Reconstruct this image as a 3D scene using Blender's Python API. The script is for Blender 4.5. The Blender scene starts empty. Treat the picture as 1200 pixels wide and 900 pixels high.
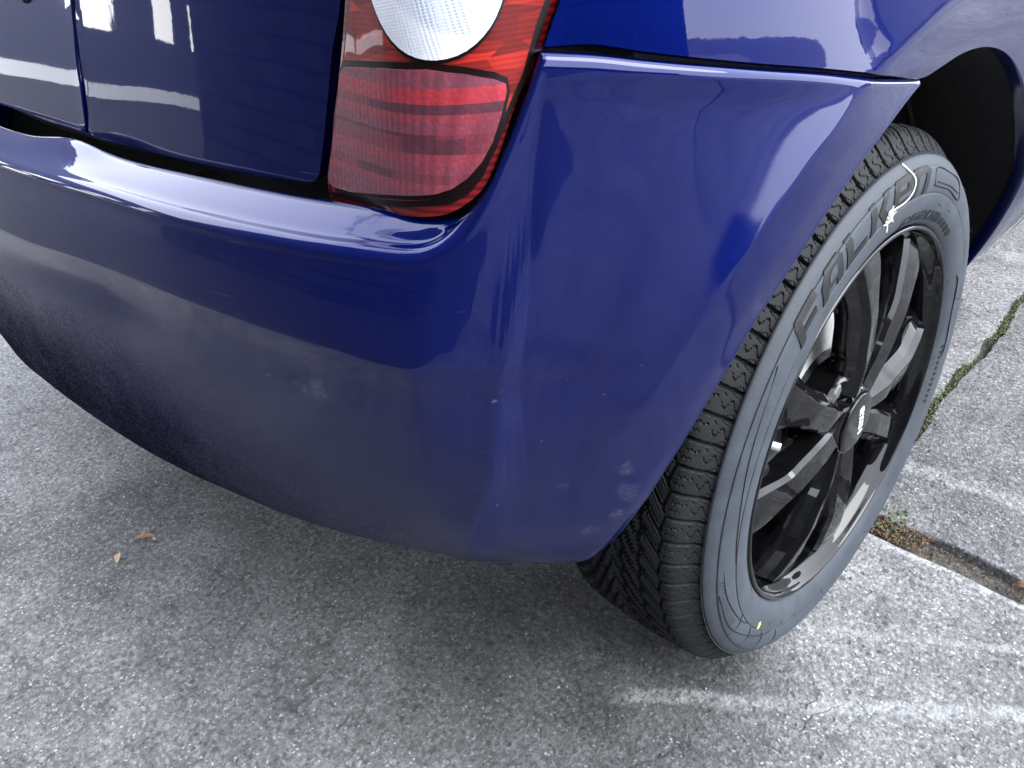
import bpy, bmesh, math, random
import numpy as np
from mathutils import Vector, Matrix
random.seed(7); rng = np.random.default_rng(7)
R = math.radians
scene = bpy.context.scene
col = scene.collection

# ------------------------------------------------------------------ camera, sky, sun, exposure
cam_d = bpy.data.cameras.new('camera'); cam = bpy.data.objects.new('camera', cam_d); col.objects.link(cam)
cam_d.sensor_fit = 'HORIZONTAL'; cam_d.sensor_width = 36.0; cam_d.lens = 36.0 * 920 / 1200
cam_d.clip_start = 0.02; cam_d.clip_end = 3000
_r = Vector((0.706, 0.704, -0.076)).normalized(); _b = Vector((0.623, -0.566, 0.540))
_b = (_b - _r * _b.dot(_r)).normalized(); _u = _b.cross(_r)
cam.matrix_world = Matrix(((_r.x, _u.x, _b.x, 1.045), (_r.y, _u.y, _b.y, -0.700), (_r.z, _u.z, _b.z, 0.795), (0, 0, 0, 1)))
scene.camera = cam

SUN_EL, SUN_AZ = R(42), R(72)          # azimuth measured from +Y (ahead of the car) towards +X
world = bpy.data.worlds.new("World"); scene.world = world; world.use_nodes = True
nt = world.node_tree
sky = nt.nodes.new('ShaderNodeTexSky'); sky.sky_type = 'NISHITA'; sky.sun_disc = False
sky.sun_elevation = SUN_EL; sky.sun_rotation = SUN_AZ
sky.air_density = 1.0; sky.dust_density = 2.0; sky.ozone_density = 1.0
bg = nt.nodes['Background']; bg.inputs['Strength'].default_value = 0.15
# sunlit cloud: thick towards the horizon all round, broken overhead
def _wn(t, **kw):
    n_ = nt.nodes.new(t)
    for k, v in kw.items(): setattr(n_, k, v)
    return n_
_tc = _wn('ShaderNodeTexCoord'); _sx = _wn('ShaderNodeSeparateXYZ'); nt.links.new(_tc.outputs['Generated'], _sx.inputs[0])
_mp = _wn('ShaderNodeMapping'); _mp.inputs['Scale'].default_value = (1, 1, 2.6); nt.links.new(_tc.outputs['Generated'], _mp.inputs[0])
_no = _wn('ShaderNodeTexNoise'); _no.inputs['Scale'].default_value = 2.4; _no.inputs['Detail'].default_value = 7; _no.inputs['Roughness'].default_value = .58; nt.links.new(_mp.outputs[0], _no.inputs['Vector'])
_el = _wn('ShaderNodeMapRange', interpolation_type='SMOOTHSTEP'); nt.links.new(_sx.outputs['Z'], _el.inputs[0])
for _k, _v in ((1, 0.62), (2, 0.98), (3, 0.55), (4, 0.0)): _el.inputs[_k].default_value = _v
_ad = _wn('ShaderNodeMath', operation='ADD'); nt.links.new(_no.outputs[0], _ad.inputs[0]); nt.links.new(_el.outputs[0], _ad.inputs[1])
_cm = _wn('ShaderNodeMapRange', interpolation_type='SMOOTHSTEP'); nt.links.new(_ad.outputs[0], _cm.inputs[0]); _cm.inputs[1].default_value = .50; _cm.inputs[2].default_value = .66
_mx = _wn('ShaderNodeMix', data_type='RGBA'); nt.links.new(_cm.outputs[0], _mx.inputs[0]); nt.links.new(sky.outputs[0], _mx.inputs[6]); _mx.inputs[7].default_value = (13.3, 14.1, 15.7, 1)
nt.links.new(_mx.outputs[2], bg.inputs['Color'])
sun_d = bpy.data.lights.new('sun', 'SUN'); sun_d.energy = 1.5; sun_d.angle = R(38); sun_d.color = (1.0, 0.99, 0.97)
sun = bpy.data.objects.new('sun', sun_d); col.objects.link(sun)
_sd = Vector((math.sin(SUN_AZ) * math.cos(SUN_EL), math.cos(SUN_AZ) * math.cos(SUN_EL), math.sin(SUN_EL)))
sun.rotation_euler = _sd.to_track_quat('Z', 'Y').to_euler(); sun.location = (6, 2, 8)
vs = scene.view_settings; vs.view_transform = 'Standard'; vs.look = 'None'; vs.gamma = 1.0; vs.exposure = 1.55

# ------------------------------------------------------------------ helpers
def tag(o, label=None, cat=None, group=None, kind=None):
    if label: o['label'] = label
    if cat: o['category'] = cat
    if group: o['group'] = group
    if kind: o['kind'] = kind
    return o

def empty(name, loc=(0, 0, 0), parent=None):
    o = bpy.data.objects.new(name, None); col.objects.link(o); o.location = loc; o.parent = parent
    o.empty_display_size = 0.05
    return o

def link(name, me, mat, parent=None, loc=None, sharp=35, smooth=True):
    if mat is not None and not me.materials: me.materials.append(mat)
    if smooth:
        me.polygons.foreach_set('use_smooth', np.ones(len(me.polygons), bool))
        if sharp: me.set_sharp_from_angle(angle=R(sharp))
    o = bpy.data.objects.new(name, me); col.objects.link(o); o.parent = parent
    if loc is not None: o.location = loc
    return o

def mesh(name, verts, faces):
    me = bpy.data.meshes.new(name); me.from_pydata([tuple(map(float, v)) for v in verts], [], [tuple(f) for f in faces])
    me.validate(); me.update(); return me

def grid_mesh(name, G, closed_u=False, flip=False):
    """G: array (nu, nv, 3)"""
    G = np.asarray(G, float); nu, nv = G.shape[:2]
    v = G.reshape(-1, 3); i = np.arange(nu if closed_u else nu - 1); j = np.arange(nv - 1)
    I, J = np.meshgrid(i, j, indexing='ij'); I2 = (I + 1) % nu
    f = np.stack([I * nv + J, I2 * nv + J, I2 * nv + J + 1, I * nv + J + 1], -1).reshape(-1, 4)
    if flip: f = f[:, ::-1]
    me = bpy.data.meshes.new(name)
    me.vertices.add(len(v)); me.vertices.foreach_set('co', v.astype(np.float32).ravel())
    me.loops.add(f.size); me.loops.foreach_set('vertex_index', f.astype(np.int32).ravel())
    me.polygons.add(len(f)); me.polygons.foreach_set('loop_start', np.arange(0, f.size, 4, dtype=np.int32))
    me.update(calc_edges=True); me.validate(); return me

def cr(pts, m=10):
    """centripetal Catmull-Rom through rows of points (any trailing shape)"""
    pts = np.asarray(pts, float); q = np.concatenate([[2 * pts[0] - pts[1]], pts, [2 * pts[-1] - pts[-2]]]); out = []
    fl = q.reshape(len(q), -1)
    d = lambda a, b: np.linalg.norm(fl[b] - fl[a]) ** .5 + 1e-6
    for i in range(1, len(q) - 2):
        p0, p1, p2, p3 = q[i - 1:i + 3]
        t1 = d(i - 1, i); t2 = t1 + d(i, i + 1); t3 = t2 + d(i + 1, i + 2)
        for t in np.linspace(t1, t2, m, endpoint=False):
            a1 = (t1 - t) / t1 * p0 + t / t1 * p1; a2 = (t2 - t) / (t2 - t1) * p1 + (t - t1) / (t2 - t1) * p2
            a3 = (t3 - t) / (t3 - t2) * p2 + (t - t2) / (t3 - t2) * p3
            b1 = (t2 - t) / t2 * a1 + t / t2 * a2; b2 = (t3 - t) / (t3 - t1) * a2 + (t - t1) / (t3 - t1) * a3
            out.append((t2 - t) / (t2 - t1) * b1 + (t - t1) / (t2 - t1) * b2)
    out.append(pts[-1]); return np.array(out)

def sstep(a, b, x):
    t = np.clip((np.asarray(x, float) - a) / (b - a), 0, 1); return t * t * (3 - 2 * t)

def patch(name, poly, fmap, step, depth=0.0, mat=None, parent=None, lip=0.0, sharp=35, flip=False):
    """a flat outline (a, b) cut on a grid, laid on a curved surface by fmap(a, b, out) and given depth"""
    bm = bmesh.new()
    vs_ = [bm.verts.new((p[0], p[1], 0)) for p in poly]
    bm.faces.new(vs_); bmesh.ops.triangulate(bm, faces=bm.faces[:])
    sx, sy = step if isinstance(step, tuple) else (step, step)
    P = np.array(poly)
    for ax, st in ((0, sx), (1, sy)):
        if not st: continue
        for k in np.arange(P[:, ax].min() + st, P[:, ax].max(), st):
            co = [0, 0, 0]; no = [0, 0, 0]; co[ax] = k; no[ax] = 1
            bmesh.ops.bisect_plane(bm, geom=bm.verts[:] + bm.edges[:] + bm.faces[:], plane_co=co, plane_no=no, dist=1e-7)
    if depth:
        be = [e for e in bm.edges if e.is_boundary]
        r = bmesh.ops.extrude_edge_only(bm, edges=be)
        for v in r['geom']:
            if isinstance(v, bmesh.types.BMVert): v.co.z = -depth
    for v in bm.verts:
        v.co = Vector(fmap(v.co.x, v.co.y, v.co.z))
    bmesh.ops.recalc_face_normals(bm, faces=bm.faces[:])
    if flip: bmesh.ops.reverse_faces(bm, faces=bm.faces[:])
    me = bpy.data.meshes.new(name); bm.to_mesh(me); bm.free()
    return link(name, me, mat, parent, sharp=sharp)

def lathe(prof, n=96, a0=0.0, a1=360.0, closed=True):
    """profile of (u, r): axis along X"""
    a = np.radians(np.linspace(a0, a1, n, endpoint=not closed)); p = np.array(prof)
    G = np.zeros((n, len(p), 3)); G[..., 0] = p[None, :, 0]
    G[..., 1] = p[None, :, 1] * np.cos(a)[:, None]; G[..., 2] = p[None, :, 1] * np.sin(a)[:, None]
    return grid_mesh('lathe', G, closed_u=closed)

def tube(pts, rad, n=8, m=6):
    c = cr(pts, m); N = len(c); rad = np.interp(np.linspace(0, 1, N), np.linspace(0, 1, len(np.atleast_1d(rad))), np.atleast_1d(rad))
    t = np.gradient(c, axis=0); t /= np.linalg.norm(t, axis=1)[:, None] + 1e-9
    up = np.array([1.0, 0.02, 0.05]); G = np.zeros((N, n + 1, 3))
    for i in range(N):
        a = np.cross(t[i], up); a /= np.linalg.norm(a) + 1e-9; b = np.cross(a, t[i])
        for k in range(n + 1):
            w = 2 * math.pi * k / n; G[i, k] = c[i] + rad[i] * (math.cos(w) * a + math.sin(w) * b)
    return grid_mesh('tube', G)

# ------------------------------------------------------------------ materials
class NB:
    def __init__(s, name):
        s.m = bpy.data.materials.new(name); s.m.use_nodes = True; s.t = s.m.node_tree
        s.b = s.t.nodes['Principled BSDF']; s.co = None
    def n(s, typ, **kw):
        o = s.t.nodes.new(typ)
        for k, v in kw.items():
            if k in o.inputs: s.put(o.inputs[k], v)
            else: setattr(o, k, v)
        return o
    def put(s, sock, v):
        if isinstance(v, bpy.types.NodeSocket): s.t.links.new(v, sock)
        elif hasattr(v, 'outputs'): s.t.links.new(v.outputs[0], sock)
        else:
            if isinstance(v, (tuple, list)) and len(v) == 3 and sock.type == 'RGBA': v = (*v, 1)
            sock.default_value = v
    def set(s, **kw):
        for k, v in kw.items(): s.put(s.b.inputs[k.replace('_', ' ')], v)
        return s
    def coords(s):
        if not s.co: s.co = s.t.nodes.new('ShaderNodeTexCoord').outputs['Object']
        return s.co
    def math(s, op, a, b=0.0, c=None, clamp=False):
        o = s.t.nodes.new('ShaderNodeMath'); o.operation = op; o.use_clamp = clamp
        s.put(o.inputs[0], a); s.put(o.inputs[1], b)
        if c is not None: s.put(o.inputs[2], c)
        return o.outputs[0]
    def noise(s, scale, detail=3, rough=.55, vec=None, dist=0.0):
        o = s.n('ShaderNodeTexNoise'); s.put(o.inputs['Vector'], vec if vec is not None else s.coords())
        o.inputs['Scale'].default_value = scale; o.inputs['Detail'].default_value = detail
        o.inputs['Roughness'].default_value = rough; o.inputs['Distortion'].default_value = dist
        return o.outputs[0]
    def vor(s, scale, feature='F1', vec=None, out='Distance'):
        o = s.n('ShaderNodeTexVoronoi'); o.feature = feature; s.put(o.inputs['Vector'], vec if vec is not None else s.coords())
        o.inputs['Scale'].default_value = scale; return o.outputs[out]
    def ramp(s, fac, stops, interp='LINEAR'):
        o = s.n('ShaderNodeValToRGB'); o.color_ramp.interpolation = interp; s.put(o.inputs[0], fac)
        e = o.color_ramp.elements
        while len(e) < len(stops): e.new(.5)
        for k, (p, c) in enumerate(stops):
            e[k].position = p; e[k].color = (c, c, c, 1) if isinstance(c, (int, float)) else (*c, 1)
        return o.outputs[0]
    def mix(s, fac, a, b, blend='MIX'):
        o = s.n('ShaderNodeMix'); o.data_type = 'RGBA'; o.blend_type = blend
        s.put(o.inputs[0], fac); s.put(o.inputs[6], a); s.put(o.inputs[7], b); return o.outputs[2]
    def bump(s, h, strength=.3, dist=.002, normal=None):
        o = s.n('ShaderNodeBump'); o.inputs['Strength'].default_value = strength; o.inputs['Distance'].default_value = dist
        s.put(o.inputs['Height'], h)
        if normal is not None: s.put(o.inputs['Normal'], normal)
        return o.outputs[0]
    def sep(s):
        o = s.n('ShaderNodeSeparateXYZ'); s.put(o.inputs[0], s.coords()); return o.outputs
    def sm(s, v, a, b, lo=0.0, hi=1.0):
        o = s.n('ShaderNodeMapRange'); o.interpolation_type = 'SMOOTHSTEP'; s.put(o.inputs[0], v)
        o.inputs[1].default_value = a; o.inputs[2].default_value = b; o.inputs[3].default_value = lo; o.inputs[4].default_value = hi
        return o.outputs[0]
    def blob(s, c, r, warp=None):
        """soft mask around a place on the object"""
        o = s.n('ShaderNodeVectorMath'); o.operation = 'DISTANCE'; s.put(o.inputs[0], warp if warp is not None else s.coords()); o.inputs[1].default_value = c
        return s.sm(o.outputs['Value'], r, r * .35, 0, 1)

def simple(name, color, rough=.5, metal=0.0, **kw):
    return NB(name).set(Base_Color=color, Roughness=rough, Metallic=metal, **kw).m

def paint_material(name, dirt=True):
    b = NB(name); x, y, z = b.sep()
    flake = b.vor(2200, out='Color')
    fl = b.n('ShaderNodeSeparateColor'); b.put(fl.inputs[0], flake)
    base = b.mix(b.math('MULTIPLY', fl.outputs[0], .35), (0.0001, 0.0026, 0.050), (0.0004, 0.0095, 0.16))
    nrm = b.n('ShaderNodeNormalMap') if False else None
    rough = .38
    spec_coat = .02
    col_ = base; rgh = rough; coat = 1.0; crough = b.ramp(b.noise(30, 4), [(.4, .012), (.7, .03)])
    metal = .45
    if dirt:
        # road film thrown up on the lower rear face and light film lower down on the flank
        rear = b.math('MULTIPLY', b.sm(z, .60, .36), b.sm(y, -.36, -.46))
        side = b.math('MULTIPLY', b.sm(z, .46, .30), .14)
        amt = b.math('MAXIMUM', b.math('MULTIPLY', rear, b.sm(x, .66, .30, .35, 1.0)), side)
        cloud = b.ramp(b.noise(22, 6, .65), [(.25, .75), (.75, 1.0)])
        fine = b.ramp(b.noise(420, 3, .6), [(.35, .7), (.65, 1.1)])
        film = b.math('MULTIPLY', b.math('MULTIPLY', amt, cloud), fine, clamp=True)
        # scuffs and pale scratches
        wv = b.n('ShaderNodeVectorMath'); wv.operation = 'ADD'
        nz = b.n('ShaderNodeTexNoise'); b.put(nz.inputs['Vector'], b.coords()); nz.inputs['Scale'].default_value = 90; nz.inputs['Detail'].default_value = 5
        ns = b.n('ShaderNodeVectorMath'); ns.operation = 'SCALE'; b.put(ns.inputs[0], nz.outputs['Color']); ns.inputs['Scale'].default_value = .02
        b.put(wv.inputs[0], b.coords()); b.put(wv.inputs[1], ns.outputs[0]); W = wv.outputs[0]
        off = .01
        sc = None
        for c, r_, k in SCUFFS:
            m_ = b.math('MULTIPLY', b.blob((c[0] + off, c[1] + off, c[2] + off), r_, W), k)
            sc = m_ if sc is None else b.math('MAXIMUM', sc, m_)
        sc = b.math('MULTIPLY', sc, b.ramp(b.noise(420, 6, .75), [(.36, 0.0), (.62, 1.0)]))
        # tiny chips
        ch = b.ramp(b.vor(75), [(.0, 1.0), (.045, 1.0), (.075, 0.0)])
        chm = b.ramp(b.noise(9, 2), [(.52, 0.0), (.66, 1.0)])
        ch = b.math('MULTIPLY', b.math('MULTIPLY', ch, chm), b.sm(z, .56, .36))
        # hairline scratches
        mp = b.n('ShaderNodeMapping'); b.put(mp.inputs[0], b.coords()); mp.inputs['Rotation'].default_value = (.3, .2, .9); mp.inputs['Scale'].default_value = (6, 6, 260)
        hair = b.ramp(b.noise(1.0, 2, .5, mp.outputs[0]), [(.70, 0.0), (.735, 1.0), (.75, 0.0)])
        hair = b.math('MULTIPLY', hair, b.ramp(b.noise(14, 2), [(.54, 0.0), (.66, .28)]))
        pale = b.math('MAXIMUM', b.math('MAXIMUM', sc, ch), hair, clamp=True)
        col_ = b.mix(film, col_, (.011, .0125, .016)); col_ = b.mix(pale, col_, (0.2448, 0.2584, 0.3060))
        keep = b.math('SUBTRACT', 1.0, b.math('MAXIMUM', film, pale), clamp=True)
        metal = b.math('MULTIPLY', keep, .45)
        coat = b.math('SUBTRACT', 1.0, b.math('MULTIPLY', b.math('MAXIMUM', film, pale), 1.2), clamp=True)
        haze_ = b.math('MULTIPLY', b.sm(z, .70, .58), b.sm(y, -.44, -.38))
        crough = b.math('ADD', b.math('ADD', crough, b.math('MULTIPLY', film, .5)), b.math('ADD', b.math('MULTIPLY', haze_, .085), b.math('MULTIPLY', rear, .10)))
        rgh = b.math('ADD', .38, b.math('MULTIPLY', film, .5))
    # orange peel in the lacquer
    peel = b.bump(b.noise(160, 2, .5), 0.004, .002)
    b.set(Base_Color=col_, Metallic=metal, Roughness=rgh, Coat_Weight=coat, Coat_Roughness=crough, Coat_IOR=1.45, Coat_Normal=peel, IOR=1.5, Specular_IOR_Level=b.math('MULTIPLY', 0.0, 1.0))
    return b.m

SCUFFS = [((.622, -.4917, .5128), .011, .30), ((.606, -.496, .513), .007, .25), ((.576, -.504, .513), .005, .25), ((.7661, -.3429, .4272), .010, .20), ((.7649, -.3383, .4015), .013, .15), ((.7574, -.3423, .3784), .008, .25),
          ((.7369, -.3783, .4166), .007, .15), ((.7674, -.3551, .5833), .003, .4), ((.748, -.36, .36), .010, .2), ((.7248, -.4231, .5154), .003, .6)]
M = {}
M['paint'] = paint_material('metallic blue paint')
M['black_trim'] = simple('black rubber', (.006, .006, .007), .6)
M['liner'] = NB('dark wheel well plastic'); _b2 = M['liner']; _b2.set(Base_Color=_b2.ramp(_b2.noise(60, 4), [(.3, (.004, .004, .0045)), (.8, (.012, .012, .013))]), Roughness=.85, Normal=_b2.bump(_b2.noise(300, 4), .5, .003)); M['liner'] = _b2.m
M['glass'] = simple('dark tinted glass', (.01, .012, .014), .03)

# ---- concrete
def concrete():
    b = NB('worn concrete'); x, y, z = b.sep()
    v1 = b.vor(150, out='Color'); s1 = b.n('ShaderNodeSeparateColor'); b.put(s1.inputs[0], v1)
    v2 = b.vor(420, out='Color'); s2 = b.n('ShaderNodeSeparateColor'); b.put(s2.inputs[0], v2)
    big = b.noise(2.2, 5, .6); mid = b.noise(16, 6, .65); fine = b.noise(150, 7, .78)
    a = b.ramp(big, [(.32, (0.100, 0.101, 0.102)), (.5, (0.168, 0.169, 0.170)), (.7, (0.225, 0.226, 0.228))])
    a = b.mix(.75, a, b.ramp(mid, [(.28, .32), (.44, .85), (.58, 1.12), (.75, 1.65)]), 'MULTIPLY')
    a = b.mix(.85, a, b.ramp(fine, [(.36, .12), (.46, .75), (.54, 1.05), (.64, 2.3)]), 'MULTIPLY')
    a = b.mix(b.ramp(s1.outputs[0], [(.80, 0.0), (.84, .55)]), a, b.ramp(s1.outputs[1], [(0, (0.0680, 0.0680, 0.0714)), (.5, (0.1496, 0.1360, 0.1258)), (1, (0.2992, 0.2992, 0.3060))]))
    a = b.mix(b.ramp(s2.outputs[0], [(.90, 0.0), (.92, .8)]), a, b.ramp(s2.outputs[1], [(0, .035), (.5, .2), (1, .52)]))
    wq = b.n('ShaderNodeVectorMath'); wq.operation = 'ADD'; nq = b.n('ShaderNodeTexNoise'); b.put(nq.inputs['Vector'], b.coords()); nq.inputs['Scale'].default_value = 9; nq.inputs['Detail'].default_value = 5
    sq = b.n('ShaderNodeVectorMath'); sq.operation = 'SCALE'; b.put(sq.inputs[0], nq.outputs['Color']); sq.inputs['Scale'].default_value = .16; b.put(wq.inputs[0], b.coords()); b.put(wq.inputs[1], sq.outputs[0])
    crk_ = b.ramp(b.vor(3.2, 'DISTANCE_TO_EDGE', wq.outputs[0]), [(0, 1.0), (.004, .8), (.010, 0.0)])
    crk_ = b.math('MULTIPLY', crk_, b.ramp(b.noise(5, 3), [(.53, 0.0), (.64, .7)]))
    a = b.mix(crk_, a, (.05, .05, .05))
    pit = b.math('MULTIPLY', b.ramp(b.vor(62), [(.10, 1.0), (.22, 0.0)]), b.ramp(b.noise(24, 3), [(.50, 0.0), (.60, .85)]))
    a = b.mix(pit, a, (.075, .075, .078))
    chipw = b.math('MULTIPLY', b.ramp(b.noise(46, 6, .75), [(.57, 0.0), (.66, .7)]), b.ramp(b.noise(4, 3), [(.42, 0.0), (.62, 1.0)]))
    a = b.mix(chipw, a, (0.3400, 0.3468, 0.3604))
    st = b.vor(85, out='Color'); ss_ = b.n('ShaderNodeSeparateColor'); b.put(ss_.inputs[0], st); sd = b.vor(85)
    stone = b.math('MULTIPLY', b.ramp(ss_.outputs[0], [(.74, 0.0), (.76, 1.0)], 'CONSTANT'), b.ramp(sd, [(.28, .8), (.42, 0.0)]))
    a = b.mix(stone, a, b.ramp(ss_.outputs[1], [(0, (.05, .05, .052)), (.35, (.11, .105, .10)), (.7, (.19, .185, .18)), (1, (.28, .28, .28))]))
    # oily spots and stains, the broad ones painting extra shade under bumper and tyre
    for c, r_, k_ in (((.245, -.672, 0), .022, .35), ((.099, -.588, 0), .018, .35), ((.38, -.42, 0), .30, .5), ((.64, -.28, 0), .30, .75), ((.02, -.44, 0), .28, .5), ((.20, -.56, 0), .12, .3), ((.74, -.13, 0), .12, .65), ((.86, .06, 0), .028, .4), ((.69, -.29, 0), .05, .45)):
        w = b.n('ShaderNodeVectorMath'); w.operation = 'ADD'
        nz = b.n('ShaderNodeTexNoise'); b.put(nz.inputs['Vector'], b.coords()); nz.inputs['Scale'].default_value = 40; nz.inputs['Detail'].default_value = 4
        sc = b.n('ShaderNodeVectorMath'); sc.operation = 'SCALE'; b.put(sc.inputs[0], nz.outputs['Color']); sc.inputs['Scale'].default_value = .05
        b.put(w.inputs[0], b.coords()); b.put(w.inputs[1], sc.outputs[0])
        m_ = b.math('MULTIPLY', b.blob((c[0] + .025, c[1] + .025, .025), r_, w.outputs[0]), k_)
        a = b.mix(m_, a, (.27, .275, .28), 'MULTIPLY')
    # worn white marking lines: (point, point, half width, amount)
    for p, q, hw, amt in (((.695, -.253), (1.10, .069), .011, .5), ((.740, .345), (1.6, .43), .016, .6), ((.82, -.02), (1.3, .30), .006, .4), ((.62, 1.2), (2.5, 1.5), .03, .4), ((.80, .1675), (2.0, .1675), .007, .75)):
        dx, dy = q[0] - p[0], q[1] - p[1]; L = math.hypot(dx, dy); dx /= L; dy /= L
        al = b.math('ADD', b.math('MULTIPLY', b.math('SUBTRACT', x, p[0]), dx), b.math('MULTIPLY', b.math('SUBTRACT', y, p[1]), dy))
        ac = b.math('ADD', b.math('MULTIPLY', b.math('SUBTRACT', x, p[0]), -dy), b.math('MULTIPLY', b.math('SUBTRACT', y, p[1]), dx))
        ac = b.math('ADD', ac, b.math('MULTIPLY', b.math('SUBTRACT', b.noise(14, 4, .6), .5), hw * 2.2))
        m_ = b.sm(b.math('ABSOLUTE', ac), hw * 1.35, hw * .4); m_ = b.math('MULTIPLY', m_, b.sm(al, -.03, .03)); m_ = b.math('MULTIPLY', m_, b.sm(al, L, L - .1))
        m_ = b.math('MULTIPLY', m_, b.math('MULTIPLY', b.ramp(b.noise(90, 7, .8), [(.43, 0.0), (.53, amt)]), b.ramp(b.noise(17, 4, .6), [(.36, .35), (.55, 1.0)])))
        a = b.mix(m_, a, (0.4216, 0.4284, 0.4284))
    h = b.math('SUBTRACT', b.math('ADD', b.math('MULTIPLY', fine, .9), b.math('MULTIPLY', b.vor(260), .5)), b.math('SUBTRACT', b.math('MULTIPLY', b.math('MAXIMUM', pit, crk_), 1.2), b.math('MULTIPLY', stone, .35)))
    nrm = b.bump(h, .75, .0035, b.bump(mid, .5, .010))
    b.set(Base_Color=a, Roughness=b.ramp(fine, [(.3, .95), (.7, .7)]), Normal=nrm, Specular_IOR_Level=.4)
    return b.m
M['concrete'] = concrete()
_g = NB('dirt in the joints'); _g.set(Base_Color=_g.ramp(_g.noise(160, 6, .7), [(.3, (.03, .028, .025)), (.52, (0.0748, 0.0714, 0.0646)), (.72, (0.1768, 0.1700, 0.1598))]), Roughness=.95, Normal=_g.bump(_g.noise(200, 5), .8, .006)); M['dirt'] = _g.m

# ------------------------------------------------------------------ setting: ground and slabs
def wobble_line(p, q, n, amp, seed):
    r = np.random.default_rng(seed); t = np.linspace(0, 1, n); o = r.normal(0, amp, n); o = np.convolve(o, [.25, .5, .25], 'same') * 1.4; o[0] = o[-1] = 0
    p = np.array(p); q = np.array(q); d = (q - p) / np.linalg.norm(q - p); nn = np.array([-d[1], d[0]])
    return [tuple(p + (q - p) * a + nn * b_) for a, b_ in zip(t, o)]

ground = link('ground', mesh('ground', [(-400, -400, -.014), (400, -400, -.014), (400, 400, -.014), (-400, 400, -.014)], [(0, 1, 2, 3)]), M['dirt'])
tag(ground, 'dirt bed beneath the worn concrete paving', kind='structure')
paving = empty('paving'); tag(paving, 'worn grey concrete paving split by one straight joint and one mossy crack', kind='structure')

def slab(poly):
    bm = bmesh.new(); f = bm.faces.new([bm.verts.new((p[0], p[1], 0)) for p in poly])
    if f.normal.z < 0: bmesh.ops.reverse_faces(bm, faces=[f])
    bm.normal_update()
    f = bm.faces[0] if hasattr(bm.faces, 'ensure_lookup_table') and not bm.faces.ensure_lookup_table() else f
    inner = [(v.co.x, v.co.y) for v in f.verts]; n = len(inner)
    bm2 = bmesh.new(); P = np.array(inner)
    # rounded, slightly crumbled arris: top ring inset, then lip, then side
    d1 = np.roll(P, -1, 0) - P; d0 = P - np.roll(P, 1, 0)
    nn = np.c_[d1[:, 1], -d1[:, 0]] / (np.linalg.norm(d1, axis=1)[:, None] + 1e-9) + np.c_[d0[:, 1], -d0[:, 0]] / (np.linalg.norm(d0, axis=1)[:, None] + 1e-9)
    nn /= np.linalg.norm(nn, axis=1)[:, None] + 1e-9
    rings = [(-.0035, 0.0), (-.0014, -.0010), (0, -.0040), (0, -.04)]
    V = [[bm2.verts.new((*(P[k] + nn[k] * o), z_)) for k in range(n)] for o, z_ in rings]
    bm2.faces.new(V[0])
    for a, b_ in zip(V[:-1], V[1:]):
        for k in range(n): bm2.faces.new((a[k], b_[k], b_[(k + 1) % n], a[(k + 1) % n]))
    bmesh.ops.triangulate(bm2, faces=[bm2.faces[:][0]])
    me = bpy.data.meshes.new('slab'); bm2.to_mesh(me); bm2.free(); bm.free()
    return link('slab', me, M['concrete'], paving, sharp=60)

_a = NB('added dark tarmac'); _f = _a.noise(170, 6, .75); _a.set(Base_Color=_a.ramp(_f, [(.35, (.012, .012, .013)), (.5, (.028, .028, .03)), (.68, (.08, .08, .082))]), Roughness=.9, Normal=_a.bump(_f, .6, .004)); M['tarmac'] = _a.m
tag(link('added_tarmac', mesh('added_tarmac', [(-30, -14, -.004), (30, -14, -.004), (30, -1.256, -.004), (-30, -1.256, -.004)], [(0, 1, 2, 3)]), M['tarmac'], smooth=False), 'unseen dark tarmac added behind the car to darken its reflection', kind='structure')  # unseen surface added so the rear paint mirrors darker ground
J0, J1 = .176, .214
near_edge = wobble_line((-7, J0), (-.2, J0), 6, .004, 1)[:-1] + wobble_line((-.2, J0), (2.2, J0 - .004), 90, .0016, 2)[:-1] + wobble_line((2.2, J0 - .004), (9, J1 - .006), 6, .001, 3)
far_l = wobble_line((-7, J1), (-.2, J1), 6, .004, 4)[:-1] + wobble_line((-.2, J1), (.700, J1 + .001), 60, .0035, 5)
far_r = wobble_line((.770, J1 + .001), (2.2, J1), 80, .0035, 6)[:-1] + wobble_line((2.2, J1), (9, J1), 6, .001, 7)
crack = np.array([(.735, J1), (.744, .35), (.741, .486), (.735, .544), (.736, .589), (.732, .664), (.738, .704), (.738, .753), (.733, .798), (.738, .842), (.731, .901), (.724, .972), (.728, 1.06), (.72, 1.3), (.73, 1.7), (.70, 2.4), (.69, 3.4)])
cw = rng.uniform(.003, .009, len(crack))
crk = cr(crack, 4); wdt = np.interp(np.linspace(0, 1, len(crk)), np.linspace(0, 1, len(crack)), cw) + rng.normal(0, .0012, len(crk))
cl = [(p[0] - w, p[1]) for p, w in zip(crk, wdt)]; c2 = [(p[0] + w, p[1]) for p, w in zip(crk, wdt)]
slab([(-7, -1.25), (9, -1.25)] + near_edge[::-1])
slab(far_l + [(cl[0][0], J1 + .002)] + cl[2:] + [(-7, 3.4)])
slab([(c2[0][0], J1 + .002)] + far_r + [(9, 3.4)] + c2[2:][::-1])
slab([(-7, 3.43), (9, 3.43), (9, 9), (-7, 9)]); slab([(9.006, -1.25), (30, -1.25), (30, 9), (9.006, 9)]); slab([(-30, -1.25), (-7.03, -1.25), (-7.03, 9), (-30, 9)])

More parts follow.
